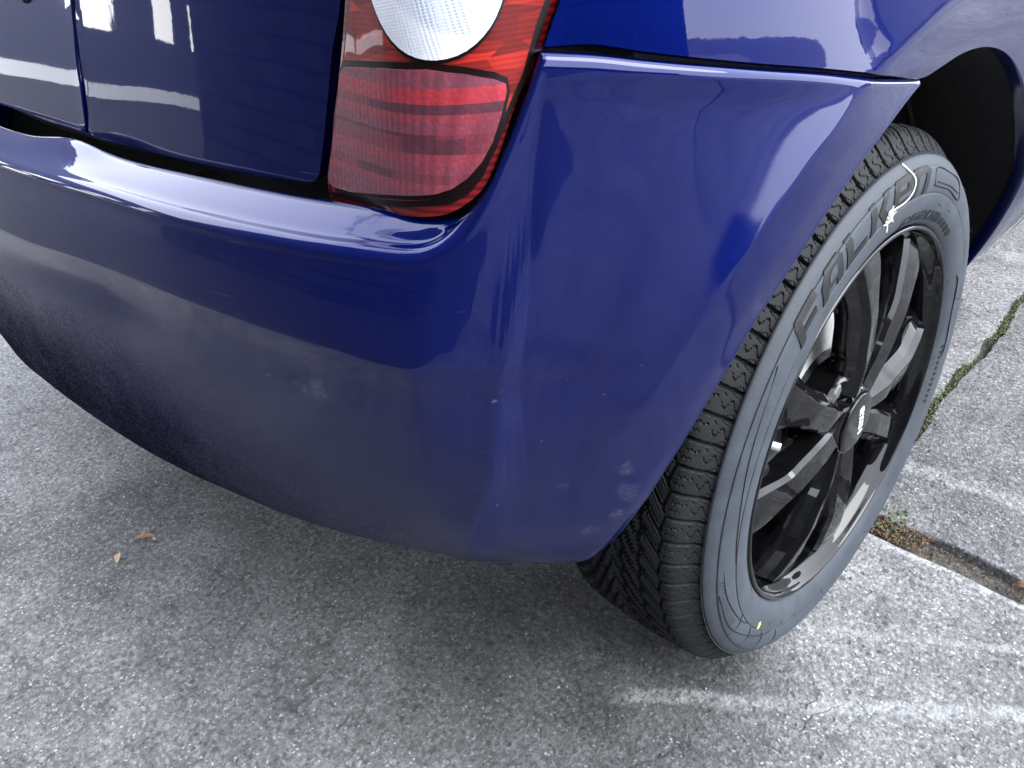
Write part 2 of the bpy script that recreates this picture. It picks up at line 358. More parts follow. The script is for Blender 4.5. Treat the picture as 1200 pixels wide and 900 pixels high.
# ------------------------------------------------------------------ the car: plan of its flanks
PL = np.array([(-.8, -.40), (-.7, -.47), (-.5, -.525), (-.2, -.548), (0, -.5505), (.05, -.550), (.232, -.540), (.373, -.526), (.505, -.510), (.60, -.491), (.66, -.472), (.700, -.449), (.726, -.417), (.743, -.377), (.762, -.345), (.778, -.315), (.798, -.262), (.812, -.19), (.8195, -.10), (.8215, -.05), (.822, .1), (.822, .3), (.824, .6), (.83, 1.2)])
PC = cr(PL, 24)
_t = np.gradient(PC, axis=0); PN = np.c_[_t[:, 1], -_t[:, 0]]; PN /= np.linalg.norm(PN, axis=1)[:, None]
PS = np.r_[0, np.cumsum(np.hypot(*np.diff(PC, axis=0).T))]; PS -= PS[4 * 24]
def plan(S, o=0.0):
    """point on the plan curve at arc length S from the car's centre line, pushed outward by o"""
    x = np.interp(S, PS, PC[:, 0]); y = np.interp(S, PS, PC[:, 1]); nx = np.interp(S, PS, PN[:, 0]); ny = np.interp(S, PS, PN[:, 1])
    l = np.hypot(nx, ny); return np.stack([x + nx / l * o, y + ny / l * o], -1)
def plan_n(S):
    nx = np.interp(S, PS, PN[:, 0]); ny = np.interp(S, PS, PN[:, 1]); l = np.hypot(nx, ny); return np.stack([nx / l, ny / l], -1)

RW = .2915; FX = .80
car = empty('parked_car')
tag(car, 'dark blue metallic hatchback with a dusty scuffed rear bumper and black alloy wheels', 'car')

# ---- rear bumper: columns of section points, lofted
botS = np.array([(-.1, -.5485), (0, -.548), (.18, -.537), (.303, -.521), (.396, -.50), (.484, -.477), (.556, -.45), (.611, -.424), (.653, -.401), (.69, -.377)])
def bot(x): return np.array([x, np.interp(x, botS[:, 0], botS[:, 1]), .300])
TS = [0, .12, .224, .318, .39, .507, .604, .667, .717, .740, .757, .7737, .786, .7935]
TZ = [.618, .618, .619, .620, .621, .621, .620, .619, .618, .630, .650, .677, .6995, .7158]
CS = [0, .12, .224, .318, .39, .507, .598, .655, .700, .718, .732, .747, .758, .765]
CZ = [.533, .538, .544, .552, .556, .556, .553, .549, .541, .538, .535, .532, .531, .530]
BX = [0, .12, .24, .32, .385, .484, .556, .600, .630, .645, .657, .670, .682, .690]
WD = [.035, .035, .035, .035, .034, .034, .034, .033, .025, .014, .008, .006, .006, .007]
rows_T, rows_C, rows_B, rows_M, nrm = [], [], [], [], []
for a, tz, c, cz, bx in zip(TS, TZ, CS, CZ, BX):
    T = np.r_[plan(a, 0), tz]; C = np.r_[plan(c, .012 - .014 * float(sstep(.69, .76, c))), cz]; B = bot(bx)
    Mi = C * .45 + B * .55 + np.r_[plan_n(c) * (.016 - .006 * float(sstep(.70, .765, c))), 0]
    rows_T.append(T); rows_C.append(C); rows_B.append(B); rows_M.append(Mi); nrm.append(np.r_[plan_n(a), 0])
# flank: four-sided patch from the corner column to the wheel arch
seam = np.array([(.7413, -.3809, .7158), (.7563, -.3545, .7105), (.7692, -.3324, .7047), (.7821, -.3056, .6983), (.7958, -.2692, .6901), (.810, -.2038, .6761), (.8181, -.1228, .6573), (.8215, -.061, .644)])
arch = np.array([(.8215, -.061, .644), (.8235, -.0905, .6365), (.8247, -.1185, .6262), (.8243, -.144, .6147), (.8235, -.1665, .6015), (.822, -.190, .5864), (.8205, -.2097, .5715), (.8158, -.2358, .5463), (.8118, -.2507, .530), (.808, -.2666, .5103), (.805, -.279, .492), (.798, -.2923, .468), (.7915, -.3042, .4427), (.7845, -.3122, .4227), (.7733, -.3222, .3898), (.7633, -.327, .368), (.752, -.330, .344), (.7345, -.334, .316)])
bsid = np.array([(.690, -.377, .300), (.705, -.364, .301), (.719, -.352, .304), (.729, -.342, .309), (.7345, -.334, .316)])
def resam(P, t):
    P = cr(P, 8); s = np.r_[0, np.cumsum(np.linalg.norm(np.diff(P, axis=0), axis=1))]; s /= s[-1]
    return np.stack([np.interp(t, s, P[:, k]) for k in range(3)], -1)
Lc = np.array([rows_T[-1], rows_C[-1], rows_M[-1], rows_B[-1]])
ll = np.r_[0, np.cumsum(np.linalg.norm(np.diff(Lc, axis=0), axis=1))]; ll /= ll[-1]
NV = 24
vv = np.linspace(0, 1, NV); Lcol = resam(np.array([Lc[0], Lc[0] * .5 + Lc[1] * .5 + np.r_[plan_n(.785) * .003, 0], Lc[1], Lc[2], Lc[3]]), vv); Rcol = resam(arch, vv)
ss = np.linspace(0, 1, 40); Tt = resam(seam, ss); Bb = resam(bsid, ss)
side = np.zeros((len(ss), NV, 3))
for i, s in enumerate(ss):
    for j, v in enumerate(vv):
        side[i, j] = (1 - s) * Lcol[j] + s * Rcol[j] + (1 - v) * Tt[i] + v * Bb[i] - ((1 - s) * (1 - v) * Lcol[0] + s * (1 - v) * Rcol[0] + (1 - s) * v * Lcol[-1] + s * v * Rcol[-1])
AY, AZ, AR = .012, .308, .344          # wheel arch circle
def flare(r, z=None):
    """ridge a hand's breadth outside the arch edge (r measured from the axle)"""
    r = np.asarray(r, float); return np.where(r < .396, np.clip((r - .344) / .052, 0, 1), np.exp(-np.clip(r - .396, 0, 1) / .06))
rr = np.hypot(side[..., 1] - AY, side[..., 2] - AZ)
fl = flare(rr) * .0105 * sstep(.40, .53, side[..., 2])
bul = (np.sin(np.pi * ss)[:, None] * np.sin(np.pi * vv)[None, :])
bul = (sstep(0, .28, ss) * (1 - sstep(.45, .85, ss)))[:, None] * np.sin(np.pi * vv ** .6)[None, :]
side += (fl - .0065 * bul)[..., None] * np.array([.93, -.36, -.05])
# full section (gap fold, ledge, crest, crease, belly, lower lip)
def section(T, C, Mi, B, n, w, bump_=0.0):
    z = np.array([0, 0, 1.0]); h = .0150 * float(sstep(.008, .030, w)) + .0010 * (1 - float(sstep(.008, .030, w)))
    w = max(.0040, w * float(sstep(.0, .016, w)))
    sec = [T - n * (w + .008) - z * .040, T - n * (w + .004) - z * .012, T - n * w + z * (h - .004 + bump_), T - n * (w - min(.003, w * .25)) + z * (h + bump_), T - n * w * .55 + z * h * .62, T - n * min(.009, w * .4) + z * min(.0032, h), T - n * min(.003, w * .3) + z * min(.0014, h),
           T - z * .0025 + n * .0008]
    d = C - T
    sec += [T + d * .14 + n * .0006, T + d * .4 + n * .0012, T + d * .7 + n * .0012, T + d * .92 + n * .0004, C + (Mi - C) * .03 - n * .0012, C + (Mi - C) * .12 - n * .0016]
    sec += [C * .55 + Mi * .45 + n * .0015, Mi, Mi * .5 + B * .5 + n * .008, Mi * .2 + B * .8 + n * .0052, B + z * .006 + n * .001, B - n * .004 - z * .0005, B - n * .016 + z * .001, B - n * .05 + z * .004]
    return np.array(sec)
secs = [section(T, C, Mi, B, n, w, .006 * math.exp(-((a - .318) / .010) ** 2) - .003 * float(sstep(.30, .31, a)) * 0) for a, T, C, Mi, B, n, w in zip(TS, rows_T, rows_C, rows_M, rows_B, nrm, WD)]
secA = np.array(secs)
loft = cr(secA, 10)                       # along the car's back
loft = cr(loft.transpose(1, 0, 2), 4).transpose(1, 0, 2)
def nearS(x, y):
    sh = x.shape; q = np.stack([x.ravel(), y.ravel()], -1); o = np.empty(len(q))
    for k in range(0, len(q), 4000):
        d = ((q[k:k + 4000, None] - PC[None]) ** 2).sum(-1); o[k:k + 4000] = PS[d.argmin(1)]
    return o.reshape(sh)
CRE = np.array([(.752, -.362, .712), (.743, -.369, .68), (.737, -.387, .63), (.73, -.407, .58), (.724, -.418, .535), (.699, -.417, .43), (.645, -.407, .30)])
CRS = nearS(CRE[:, 0], CRE[:, 1])
def crease(Gd):
    """pull the bumper corner out to a defined vertical edge"""
    Gd = Gd.copy(); x, y, z = Gd[..., 0], Gd[..., 1], Gd[..., 2]; S_ = nearS(x, y)
    sc = np.interp(z, CRE[::-1, 2], CRS[::-1]); d = S_ - sc
    a = np.interp(z, [.28, .31, .45, .56, .62, .66], [.0, .005, .0110, .0090, .0035, .0]) * np.exp(-(np.sqrt(d * d + .005 ** 2) - .005) / .022)
    inside = (z > .55) & (S_ < .70); a = np.where(inside, 0, a)
    nrm_ = plan_n(sc); Gd[..., 0] += nrm_[..., 0] * a; Gd[..., 1] += nrm_[..., 1] * a; return Gd
half = crease(loft)
mir = half[::-1].copy(); mir[..., 0] *= -1
G = np.concatenate([mir[:-1], half])
rear_me = grid_mesh('bumper', G, flip=True)
# flank as a second grid in the same mesh, its first column equal to the loft's last section below the crest
nl = half.shape[1]; k0 = 7 * 4
first = loft[-1, k0:]; fs = np.r_[0, np.cumsum(np.linalg.norm(np.diff(first, axis=0), axis=1))]
ib = 18 * 4 - k0                           # row of the lower edge
tv = fs[:ib + 1] / fs[ib]
def row_interp(colv):
    return np.stack([np.interp(tv, vv, colv[:, k]) for k in range(3)], -1)
flank = np.array([row_interp(cr(side[i], 1)) for i in range(len(ss))])
delta = first[:ib + 1] - flank[0]
flank += delta[None] * (1 - sstep(-.25, .95, ss) + sstep(-.25, .95, 0) * (1 - ss) ** 3)[:, None, None] * 1.0
fn = np.array([.93, -.36, 0])
nf = np.array([np.r_[plan_n(s_), 0] for s_ in np.interp(ss, [0, 1], [.7935, 1.127])])
top_fold = np.stack([flank[:, 0] - nf * .018 + [0, 0, -.006], flank[:, 0] - nf * .011 + [0, 0, .0022], flank[:, 0] - nf * .006 + [0, 0, .0040], flank[:, 0] - nf * .002 + [0, 0, .0032]], 1)
bot_fold = np.stack([flank[:, -1] - nf * .006 - [0, 0, .002], flank[:, -1] - nf * .03 + [0, 0, .002]], 1)
flank = np.concatenate([top_fold, flank, bot_fold], 1)
# arch return flange
last = flank[-1]; c_ = np.array([FX, AY, AZ])
ret1 = last.copy(); dv = (last - c_) * [0, 1, 1]; dv /= np.linalg.norm(dv, axis=1)[:, None] + 1e-9
ret = [last + np.array([-.0015, 0, 0]) + dv * -.0012, last + np.array([-.004, 0, 0]) + dv * -.001, last + np.array([-.014, 0, 0]) + dv * .0015]
flank = np.concatenate([flank, np.array(ret)])
fm = crease(cr(flank, 3))
mirf = fm.copy(); mirf[..., 0] *= -1
bm = bmesh.new()
for g, flp in ((G, True), (fm, True), (mirf, False)):
    tmp = grid_mesh('tmp', g, flip=flp); bm.from_mesh(tmp); bpy.data.meshes.remove(tmp)
bmesh.ops.remove_doubles(bm, verts=bm.verts[:], dist=.0004)
me = bpy.data.meshes.new('bumper'); bm.to_mesh(me); bm.free(); bpy.data.meshes.remove(rear_me)
bumper = link('bumper', me, M['paint'], car, sharp=60)
bumper['label'] = 'blue rear bumper with road dirt on its lower face and pale scuffs at the corner'

# ---- quarter panel with the wheel arch
def side_x(y, z):
    S_ = np.interp(y, PC[PC[:, 0] > .7][:, 1], PS[PC[:, 0] > .7]); x = np.interp(S_, PS, PC[:, 0])
    r = np.hypot(y - AY, z - AZ)
    x = x - .18 * np.clip(.475 - z, 0, 1) - .9 * np.clip(.475 - z, 0, 1) ** 2 - .10 * np.clip(z - .70, 0, 1) ** 1.6 * 1.0 - .075 * np.clip(z - .66, 0, 1)
    x = x + .012 * flare(r) * sstep(.34, .50, z)
    return x
inner = [(y_ + .0005, z_ + g_) for (x_, y_, z_), g_ in zip(seam, np.linspace(.0072, .0045, len(seam)))]
inner += [(AY + AR * math.cos(R(a)), AZ + AR * math.sin(R(a))) for a in (97, 91, 85, 79, 73, 67, 61, 55, 49, 43, 37, 31, 25, 19, 13, 7, 3.5)]
inner += [(.362, .3285)]
inner[0] = (-.3768, .7192); inner = np.array(inner)
outer = np.array([(-.3765, .7205), (-.3675, .739), (-.357, .762), (-.346, .79), (-.330, .83), (-.31, .88), (-.28, .93), (-.24, .965), (-.18, .985), (-.10, .985), (-.02, .985), (.06, .985), (.14, .985), (.22, .985), (.30, .985), (.38, .985), (.46, .985), (.52, .94), (.54, .86), (.545, .74), (.545, .62), (.545, .50), (.545, .40), (.545, .330)])
NU = 150
tt = np.linspace(0, 1, NU)
def arcp(P, t, w=None):
    k = np.linspace(0, 1, len(P)); return np.stack([np.interp(t, k, P[:, i]) for i in range(2)], -1)
ci = cr(inner, 8); co = cr(outer, 8)
ci = arcp(ci, tt); co = arcp(co, tt)
w_ = np.r_[0, np.linspace(.02, 1, 44) ** 1.25]
Gq = np.zeros((NU, len(w_), 3))
for j, w in enumerate(w_):
    yz = ci * (1 - w) + co * w; Gq[:, j, 1:] = yz; Gq[:, j, 0] = side_x(yz[:, 0], yz[:, 1])
f0 = Gq[:, 0].copy(); dv = (f0 - c_) * [0, 1, 1]; dv /= np.linalg.norm(dv, axis=1)[:, None]
seamk = (ci[:, 0] < -.03) & (ci[:, 1] > .6)
k_ = np.where(seamk, 1, 0)[:, None]
ret1 = f0 + np.array([-.0025, 0, 0]) - np.array([0, 0, .0012]) * k_ - dv * .0012 * (1 - k_)
ret2 = f0 + np.array([-.030, 0, 0]) * k_ + np.array([-.014, 0, 0]) * (1 - k_) + dv * .0015 * (1 - k_) + np.array([0, 0, .002]) * k_
Gq = np.concatenate([ret2[:, None], ret1[:, None], Gq], 1)
for sgn in (1, -1):
    g = Gq.copy(); g[..., 0] *= sgn
    link('quarter_panel', grid_mesh('quarter_panel', g, flip=(sgn < 0)), M['paint'], car, sharp=50)

# ---- surface that the tailgate and the lamps lie on: chart of arc length S and height z
def gate_off(S, z): return -.05 - .15 * (z - .62)
def lamp_off(S, z):
    k = .5 * float(sstep(.62, .75, S)) + .5 * float(np.clip((S - .60) / .17, 0, 1)); return -.05 * (1 - k) - .004 * k - (.15 * (1 - k) + .08 * k) * (z - .62)
def gate_map(S, z, o):
    s_ = abs(S); rec = 0.0
    edge = .300 + .25 * max(0, z - .66)
    if s_ < edge: rec = -.010 * (1 - math.exp(-(edge - s_) / .10)) - .0008
    p = plan(s_, gate_off(s_, z) + rec + o); return (math.copysign(p[0], S) if S else 0.0, p[1], z)
def lamp_map(S, z, o):
    p = plan(S, lamp_off(S, z) + o); return (p[0], p[1], z)
redge = [(.575, .6352), (.592, .6355), (.601, .6372), (.606, .6415), (.6085, .648), (.6208, .6883), (.629, .716), (.6408, .7433), (.655, .80), (.672, .90), (.68, .985)]
bedge = [(.0, .638), (.0981, .638), (.2108, .6365), (.2958, .6362), (.37, .6358), (.4336, .6354), (.507, .6350)]
rt = [(p[0], p[1]) for p in cr(np.array(bedge + redge), 5)]
poly = rt + [(.4, 1.0), (.0, 1.0)]
poly = poly[:-1] + [(0.0, 1.0)]
def rounded_gate(S, z, o): return gate_map(S, z, o)
half_l = [(-p[0], p[1]) for p in poly[1:-1]][::-1]
gate_poly = [poly[0]] + poly[1:-1] + [poly[-1]] + half_l
gate = patch('tailgate', gate_poly, gate_map, (.02, .02), .03, M['paint'], car, sharp=25)
gate['label'] = 'blue tailgate with an empty number plate recess'
# step edge of the recess is refined by a pressed line
edge_pts = [(.2958, .6395), (.301, .655), (.305, .675), (.3065, .69), (.3133, .7206), (.322, .745), (.335, .80)]
ln = [gate_map(s_ + .0012, z_, .0009) for s_, z_ in edge_pts]
link('pressed_edge', tube(ln, .0011, 6, 6), M['paint'], gate)
# plate screw
sm_ = lathe([(.004, .0001), (.004, .004), (.002, .0055), (0, .006)], 16)
scr = link('plate_screw', sm_, M['black_trim'], gate); p_ = gate_map(.2108, .741, 0); scr.location = p_; scr.rotation_euler = (0, 0, R(-95))
# dark gap behind the gate and lamp edges
def gap_map(S, z, o):
    p = plan(abs(S), min(gate_off(abs(S), z), lamp_off(abs(S), z)) - .022 + o); return (math.copysign(p[0], S), p[1], z)
gp = [(-.83, .60), (.83, .60), (.86, .70), (.80, .99), (-.80, .99), (-.86, .70)]
def frame_map(S, z, o):
    a = abs(S); q = plan(a, (gate_off(a, z) if a < .60 else lamp_off(a, z)) - .020 - .045 * (1 - float(sstep(.38, .56, a)))); return (math.copysign(float(q[0]), S), float(q[1]), z)
patch('body_frame', gp, frame_map, (.03, .03), 0, M['black_trim'], car)

# ---- tail lamp
def red_plastic(name, a, c, ribs=None, rough=.12, coat=1.0):
    b = NB(name); x, y, z = b.sep()
    mp = b.n('ShaderNodeMapping'); b.put(mp.inputs[0], b.coords()); mp.inputs['Scale'].default_value = (38, 30, 120)
    f1 = b.vor(1.0, out='Color', vec=mp.outputs[0]); s1 = b.n('ShaderNodeSeparateColor'); b.put(s1.inputs[0], f1)
    rib = b.math('MULTIPLY_ADD', b.math('SINE', b.math('MULTIPLY', z, 2300.0)), .16, .84)
    v = b.math('MULTIPLY', b.ramp(s1.outputs[0], [(.1, .12), (.55, .5), (.9, 1.0)]), b.ramp(b.noise(30, 2), [(.3, .5), (.65, 1.0)]))
    colr = b.mix(1.0, b.mix(v, a, c), rib, 'MULTIPLY')
    b.set(Base_Color=colr, Roughness=.4, Coat_Weight=coat, Coat_Roughness=.015, Coat_IOR=1.45, Specular_IOR_Level=.2)
    return b.m
M['red'] = red_plastic('red lamp plastic', (0.0952, 0.0027, 0.0027), (0.4488, 0.0190, 0.0095))
M['dark_red'] = simple('smoked lamp edge', (.006, .0018, .002), .3, 0, Specular_IOR_Level=.25)
def ribbed(name, a, c):
    b = NB(name); t = b.n('ShaderNodeTexWave'); t.wave_type = 'BANDS'; t.bands_direction = 'Z'; b.put(t.inputs[0], b.coords()); t.inputs['Scale'].default_value = 75
    b.set(Base_Color=b.mix(t.outputs['Fac'], a, c), Roughness=.3, Specular_IOR_Level=.2, Coat_Weight=.8, Coat_Roughness=.03, Coat_IOR=1.4); return b.m
M['red_rib'] = ribbed('ribbed red lamp edge', (0.0680, 0.0027, 0.0041), (0.2312, 0.0082, 0.0122))
def pink():
    b = NB('clear cover over red reflectors'); x, y, z = b.sep()
    t = b.math('DIVIDE', b.math('SUBTRACT', z, .6385), .0745)
    t2 = b.math('ADD', t, b.math('MULTIPLY', b.math('SUBTRACT', x, .68), .5))
    P_, D_, R_, Q_ = (.175, .038, .060), (.085, .020, .032), (.36, .026, .036), (.24, .034, .052)
    rows = b.ramp(t2, [(0, P_), (.16, Q_), (.22, D_), (.29, P_), (.36, Q_), (.44, D_), (.58, P_), (.66, Q_), (.72, D_), (.79, R_), (.90, P_)], 'CONSTANT')
    row = b.math('FLOOR', b.math('MULTIPLY', t2, 9.0)); nz = b.n('ShaderNodeTexWhiteNoise'); nz.noise_dimensions = '2D'
    cv = b.n('ShaderNodeCombineXYZ'); b.put(cv.inputs[0], b.math('FLOOR', b.math('ADD', b.math('MULTIPLY', x, 30.0), b.math('MULTIPLY', row, .37)))); b.put(cv.inputs[1], row); b.put(nz.inputs['Vector'], cv.outputs[0])
    colr = b.mix(b.ramp(nz.outputs[0], [(.55, 0.0), (.60, .5)], 'CONSTANT'), rows, Q_)
    ribs = b.math('SINE', b.math('MULTIPLY', b.math('ADD', x, b.math('MULTIPLY', y, -.6)), 1500.0)); rb = b.math('MULTIPLY_ADD', ribs, .22, .95)
    g_ = b.vor(380); colr = b.mix(.8, colr, rb, 'MULTIPLY'); colr = b.mix(.35, colr, b.ramp(g_, [(.1, 1.5), (.5, .7)]), 'MULTIPLY')
    colr = b.mix(b.ramp(b.noise(18, 3), [(.35, .05), (.7, .30)]), colr, (0.1360, 0.0748, 0.0952))
    b.set(Base_Color=colr, Roughness=.4, Coat_Weight=1.0, Coat_Roughness=.08, Coat_IOR=1.4, Specular_IOR_Level=.2, Normal=b.bump(g_, .15, .001)); return b.m
M['pink'] = pink()
def clear_lens():
    b = NB('clear prismed lamp lens'); x, y, z = b.sep()
    d1 = b.n('ShaderNodeMapping'); b.put(d1.inputs[0], b.coords()); d1.inputs['Rotation'].default_value = (0, R(8), R(-40)); d1.inputs['Scale'].default_value = (640, .01, 640)
    ch = b.n('ShaderNodeTexVoronoi'); ch.inputs['Randomness'].default_value = 0.05; ch.inputs['Scale'].default_value = 1.0; b.put(ch.inputs['Vector'], d1.outputs[0])
    zone = b.sm(b.math('ADD', b.math('MULTIPLY', b.math('SUBTRACT', x, .708), 1.0), b.math('SUBTRACT', z, .738)), -.022, -.004)  # outside this zone plain white stands for sky glare off the reflector
    rim_ = b.n('ShaderNodeVectorMath'); rim_.operation = 'DISTANCE'; b.put(rim_.inputs[0], b.coords()); rim_.inputs[1].default_value = (.7075, -.402, .764)
    zone = b.math('MULTIPLY', zone, b.sm(rim_.outputs['Value'], .041, .036))
    cell = b.ramp(ch.outputs['Distance'], [(.18, (.30, .35, .45)), (.42, (.62, .66, .74))])
    b.set(Base_Color=b.mix(zone, (.80, .82, .87), cell), Roughness=.25, Metallic=.0, Coat_Weight=1.0, Coat_Roughness=.02, Normal=b.bump(ch.outputs['Distance'], .25, .001)); return b.m
M['clear'] = clear_lens()
M['chrome'] = simple('bright lamp ring', (.9, .91, .94), .12, .6)

lamp_outer = cr(np.array([(.7140, .6330), (.7337, .6362), (.7475, .6425), (.76, .6525), (.7735, .6722), (.7850, .6955), (.7975, .7165), (.8028, .7295), (.8073, .7391), (.815, .77), (.80, .84), (.77, .93)]), 5)
lamp_in = [(.715, .950), (.69, .87), (.6600, .7447), (.6300, .6808), (.6155, .6370), (.6165, .6290), (.622, .6272), (.6522, .6285)]
def inset(P, d):
    P = np.array(P); a = np.roll(P, -1, 0) - np.roll(P, 1, 0); n = np.c_[-a[:, 1], a[:, 0]]; n /= np.linalg.norm(n, axis=1)[:, None] + 1e-9
    return [tuple(p) for p in P + n * d]
lamp_poly = [tuple(p) for p in lamp_outer] + lamp_in
pan = [(.6500, .7075), (.6555, .7112), (.6965, .7138), (.7311, .7141), (.754, .7104), (.7695, .7067), (.7755, .7039), (.7760, .7000), (.7728, .6874), (.7674, .675), (.7593, .6652), (.7489, .657), (.7388, .6519), (.726, .6489), (.6908, .6452), (.6485, .6395), (.6290, .6390), (.6235, .6415), (.6235, .6450)]
red_in = [(.8005, .7404), (.7955, .7300), (.7875, .7068), (.7792, .6905), (.7690, .6740), (.7590, .6612), (.7480, .6521), (.7362, .6472), (.7209, .6442), (.6596, .6368), (.6220, .6340), (.6225, .6450), (.634, .680), (.6690, .7447), (.695, .86), (.72, .935), (.765, .915), (.792, .84), (.8065, .77)]
dark_in = [(.8040, .7404), (.8000, .7300), (.7925, .7100), (.782, .6900), (.7709, .6715), (.7585, .6560), (.7475, .6466), (.7362, .6420), (.7158, .6398), (.6559, .6318), (.6175, .6308), (.6185, .6400), (.6335, .6815), (.6650, .7447), (.692, .865), (.7165, .945), (.768, .92), (.797, .84), (.811, .77)]
def nudge(P, d):
    return [(S_ - d * math.exp(-((z_ - .676) / .028) ** 2) * (1 if S_ > .735 else 0), z_) for S_, z_ in P]
red_in, dark_in, lamp_poly = nudge(red_in, .0060), nudge(dark_in, .0042), nudge(lamp_poly, .0030)
pan = nudge(pan, .0050)
for sgn in (1, -1):
    lamp = patch('tail_light', lamp_poly, lambda S, z, o: (sgn * lamp_map(S, z, o)[0], *lamp_map(S, z, o)[1:]), (.006, .014), .03, M['red_rib'], car, sharp=50)
    mk = lambda h: (lambda S, z, o: (sgn * lamp_map(S, z, o + h)[0], *lamp_map(S, z, o + h)[1:]))
    patch('smoked_border', dark_in, mk(.0012), (.006, .014), .002, M['dark_red'], lamp, sharp=50)
    patch('red_lens', red_in, mk(.0022), (.006, .014), .002, M['red'], lamp, sharp=50)
    patch('fog_panel', [tuple(p) for p in pan], mk(.0062), (.006, .014), .004, M['pink'], lamp, sharp=50)
    bd = [tuple(p) for p in np.array(inset(pan, .0022))]
    patch('panel_bezel', inset(pan, .0034), mk(.0034), (.006, .014), .002, M['dark_red'], lamp, sharp=50)
    cxy = (.7365, .764)
    circ = lambda r: [(cxy[0] + r * math.cos(a), cxy[1] + r * math.sin(a)) for a in np.linspace(0, 2 * math.pi, 48, endpoint=False)]
    patch('lens_ring', circ(.0475), mk(.0040), (.006, .008), .003, M['dark_red'], lamp, sharp=50)
    patch('reverse_lens', circ(.0455), lambda S, z, o: mk(.0052 + .004 * max(0, 1 - ((S - cxy[0]) ** 2 + (z - cxy[1]) ** 2) / .0455 ** 2))(S, z, o), (.006, .006), .003, M['clear'], lamp, sharp=50)

# ------------------------------------------------------------------ wheels
def tyre_rubber(name, c, dust, tread=False):
    b = NB(name); n1 = b.noise(35, 5, .65); n2 = b.noise(400, 3)
    colr = b.mix(b.ramp(n1, [(.3, 0.0), (.75, .9)]), c, dust)
    if not tread:
        colr = b.mix(.4, colr, b.ramp(n2, [(.35, .8), (.65, 1.15)]), 'MULTIPLY')
    b.set(Base_Color=colr, Roughness=b.ramp(n1, [(.3, .50), (.7, .66)]), Specular_IOR_Level=(.12 if tread else .3), Normal=b.bump(n2, .12, .0008)); return b.m
M['sidewall'] = tyre_rubber('tyre sidewall rubber', (.033, .039, .048), (.055, .064, .079))
M['tread'] = tyre_rubber('tyre tread rubber', (0.0109, 0.0116, 0.0122), (0.0231, 0.0245, 0.0265), True)
M['lettering'] = tyre_rubber('raised tyre lettering', (.006, .0065, .007), (.010, .0105, .0115))
b_ = NB('satin black wheel lacquer'); nn_ = b_.noise(60, 4)
b_.set(Base_Color=b_.mix(b_.ramp(nn_, [(.45, 0.0), (.8, .35)]), (0.0027, 0.0027, 0.0031), (0.0136, 0.0136, 0.0150)), Roughness=.30, Specular_IOR_Level=.0, Coat_Weight=1.0, Coat_IOR=1.42, Coat_Roughness=b_.ramp(nn_, [(.3, .02), (.7, .05)]), Metallic=.2); M['rim'] = b_.m
M['drum'] = NB('cast metal'); _d = M['drum']; _d.set(Base_Color=_d.ramp(_d.noise(40, 5), [(.3, (.45, .45, .46)), (.7, (.78, .79, .80))]), Metallic=.3, Roughness=.42); M['drum'] = _d.m
M['nut'] = simple('zinc wheel nut', (.7, .71, .73), .3, .9)
M['white_print'] = simple('white print', (.78, .79, .8), .5)
M['yellow'] = simple('yellow paint dab', (.70, .58, .18), .6)

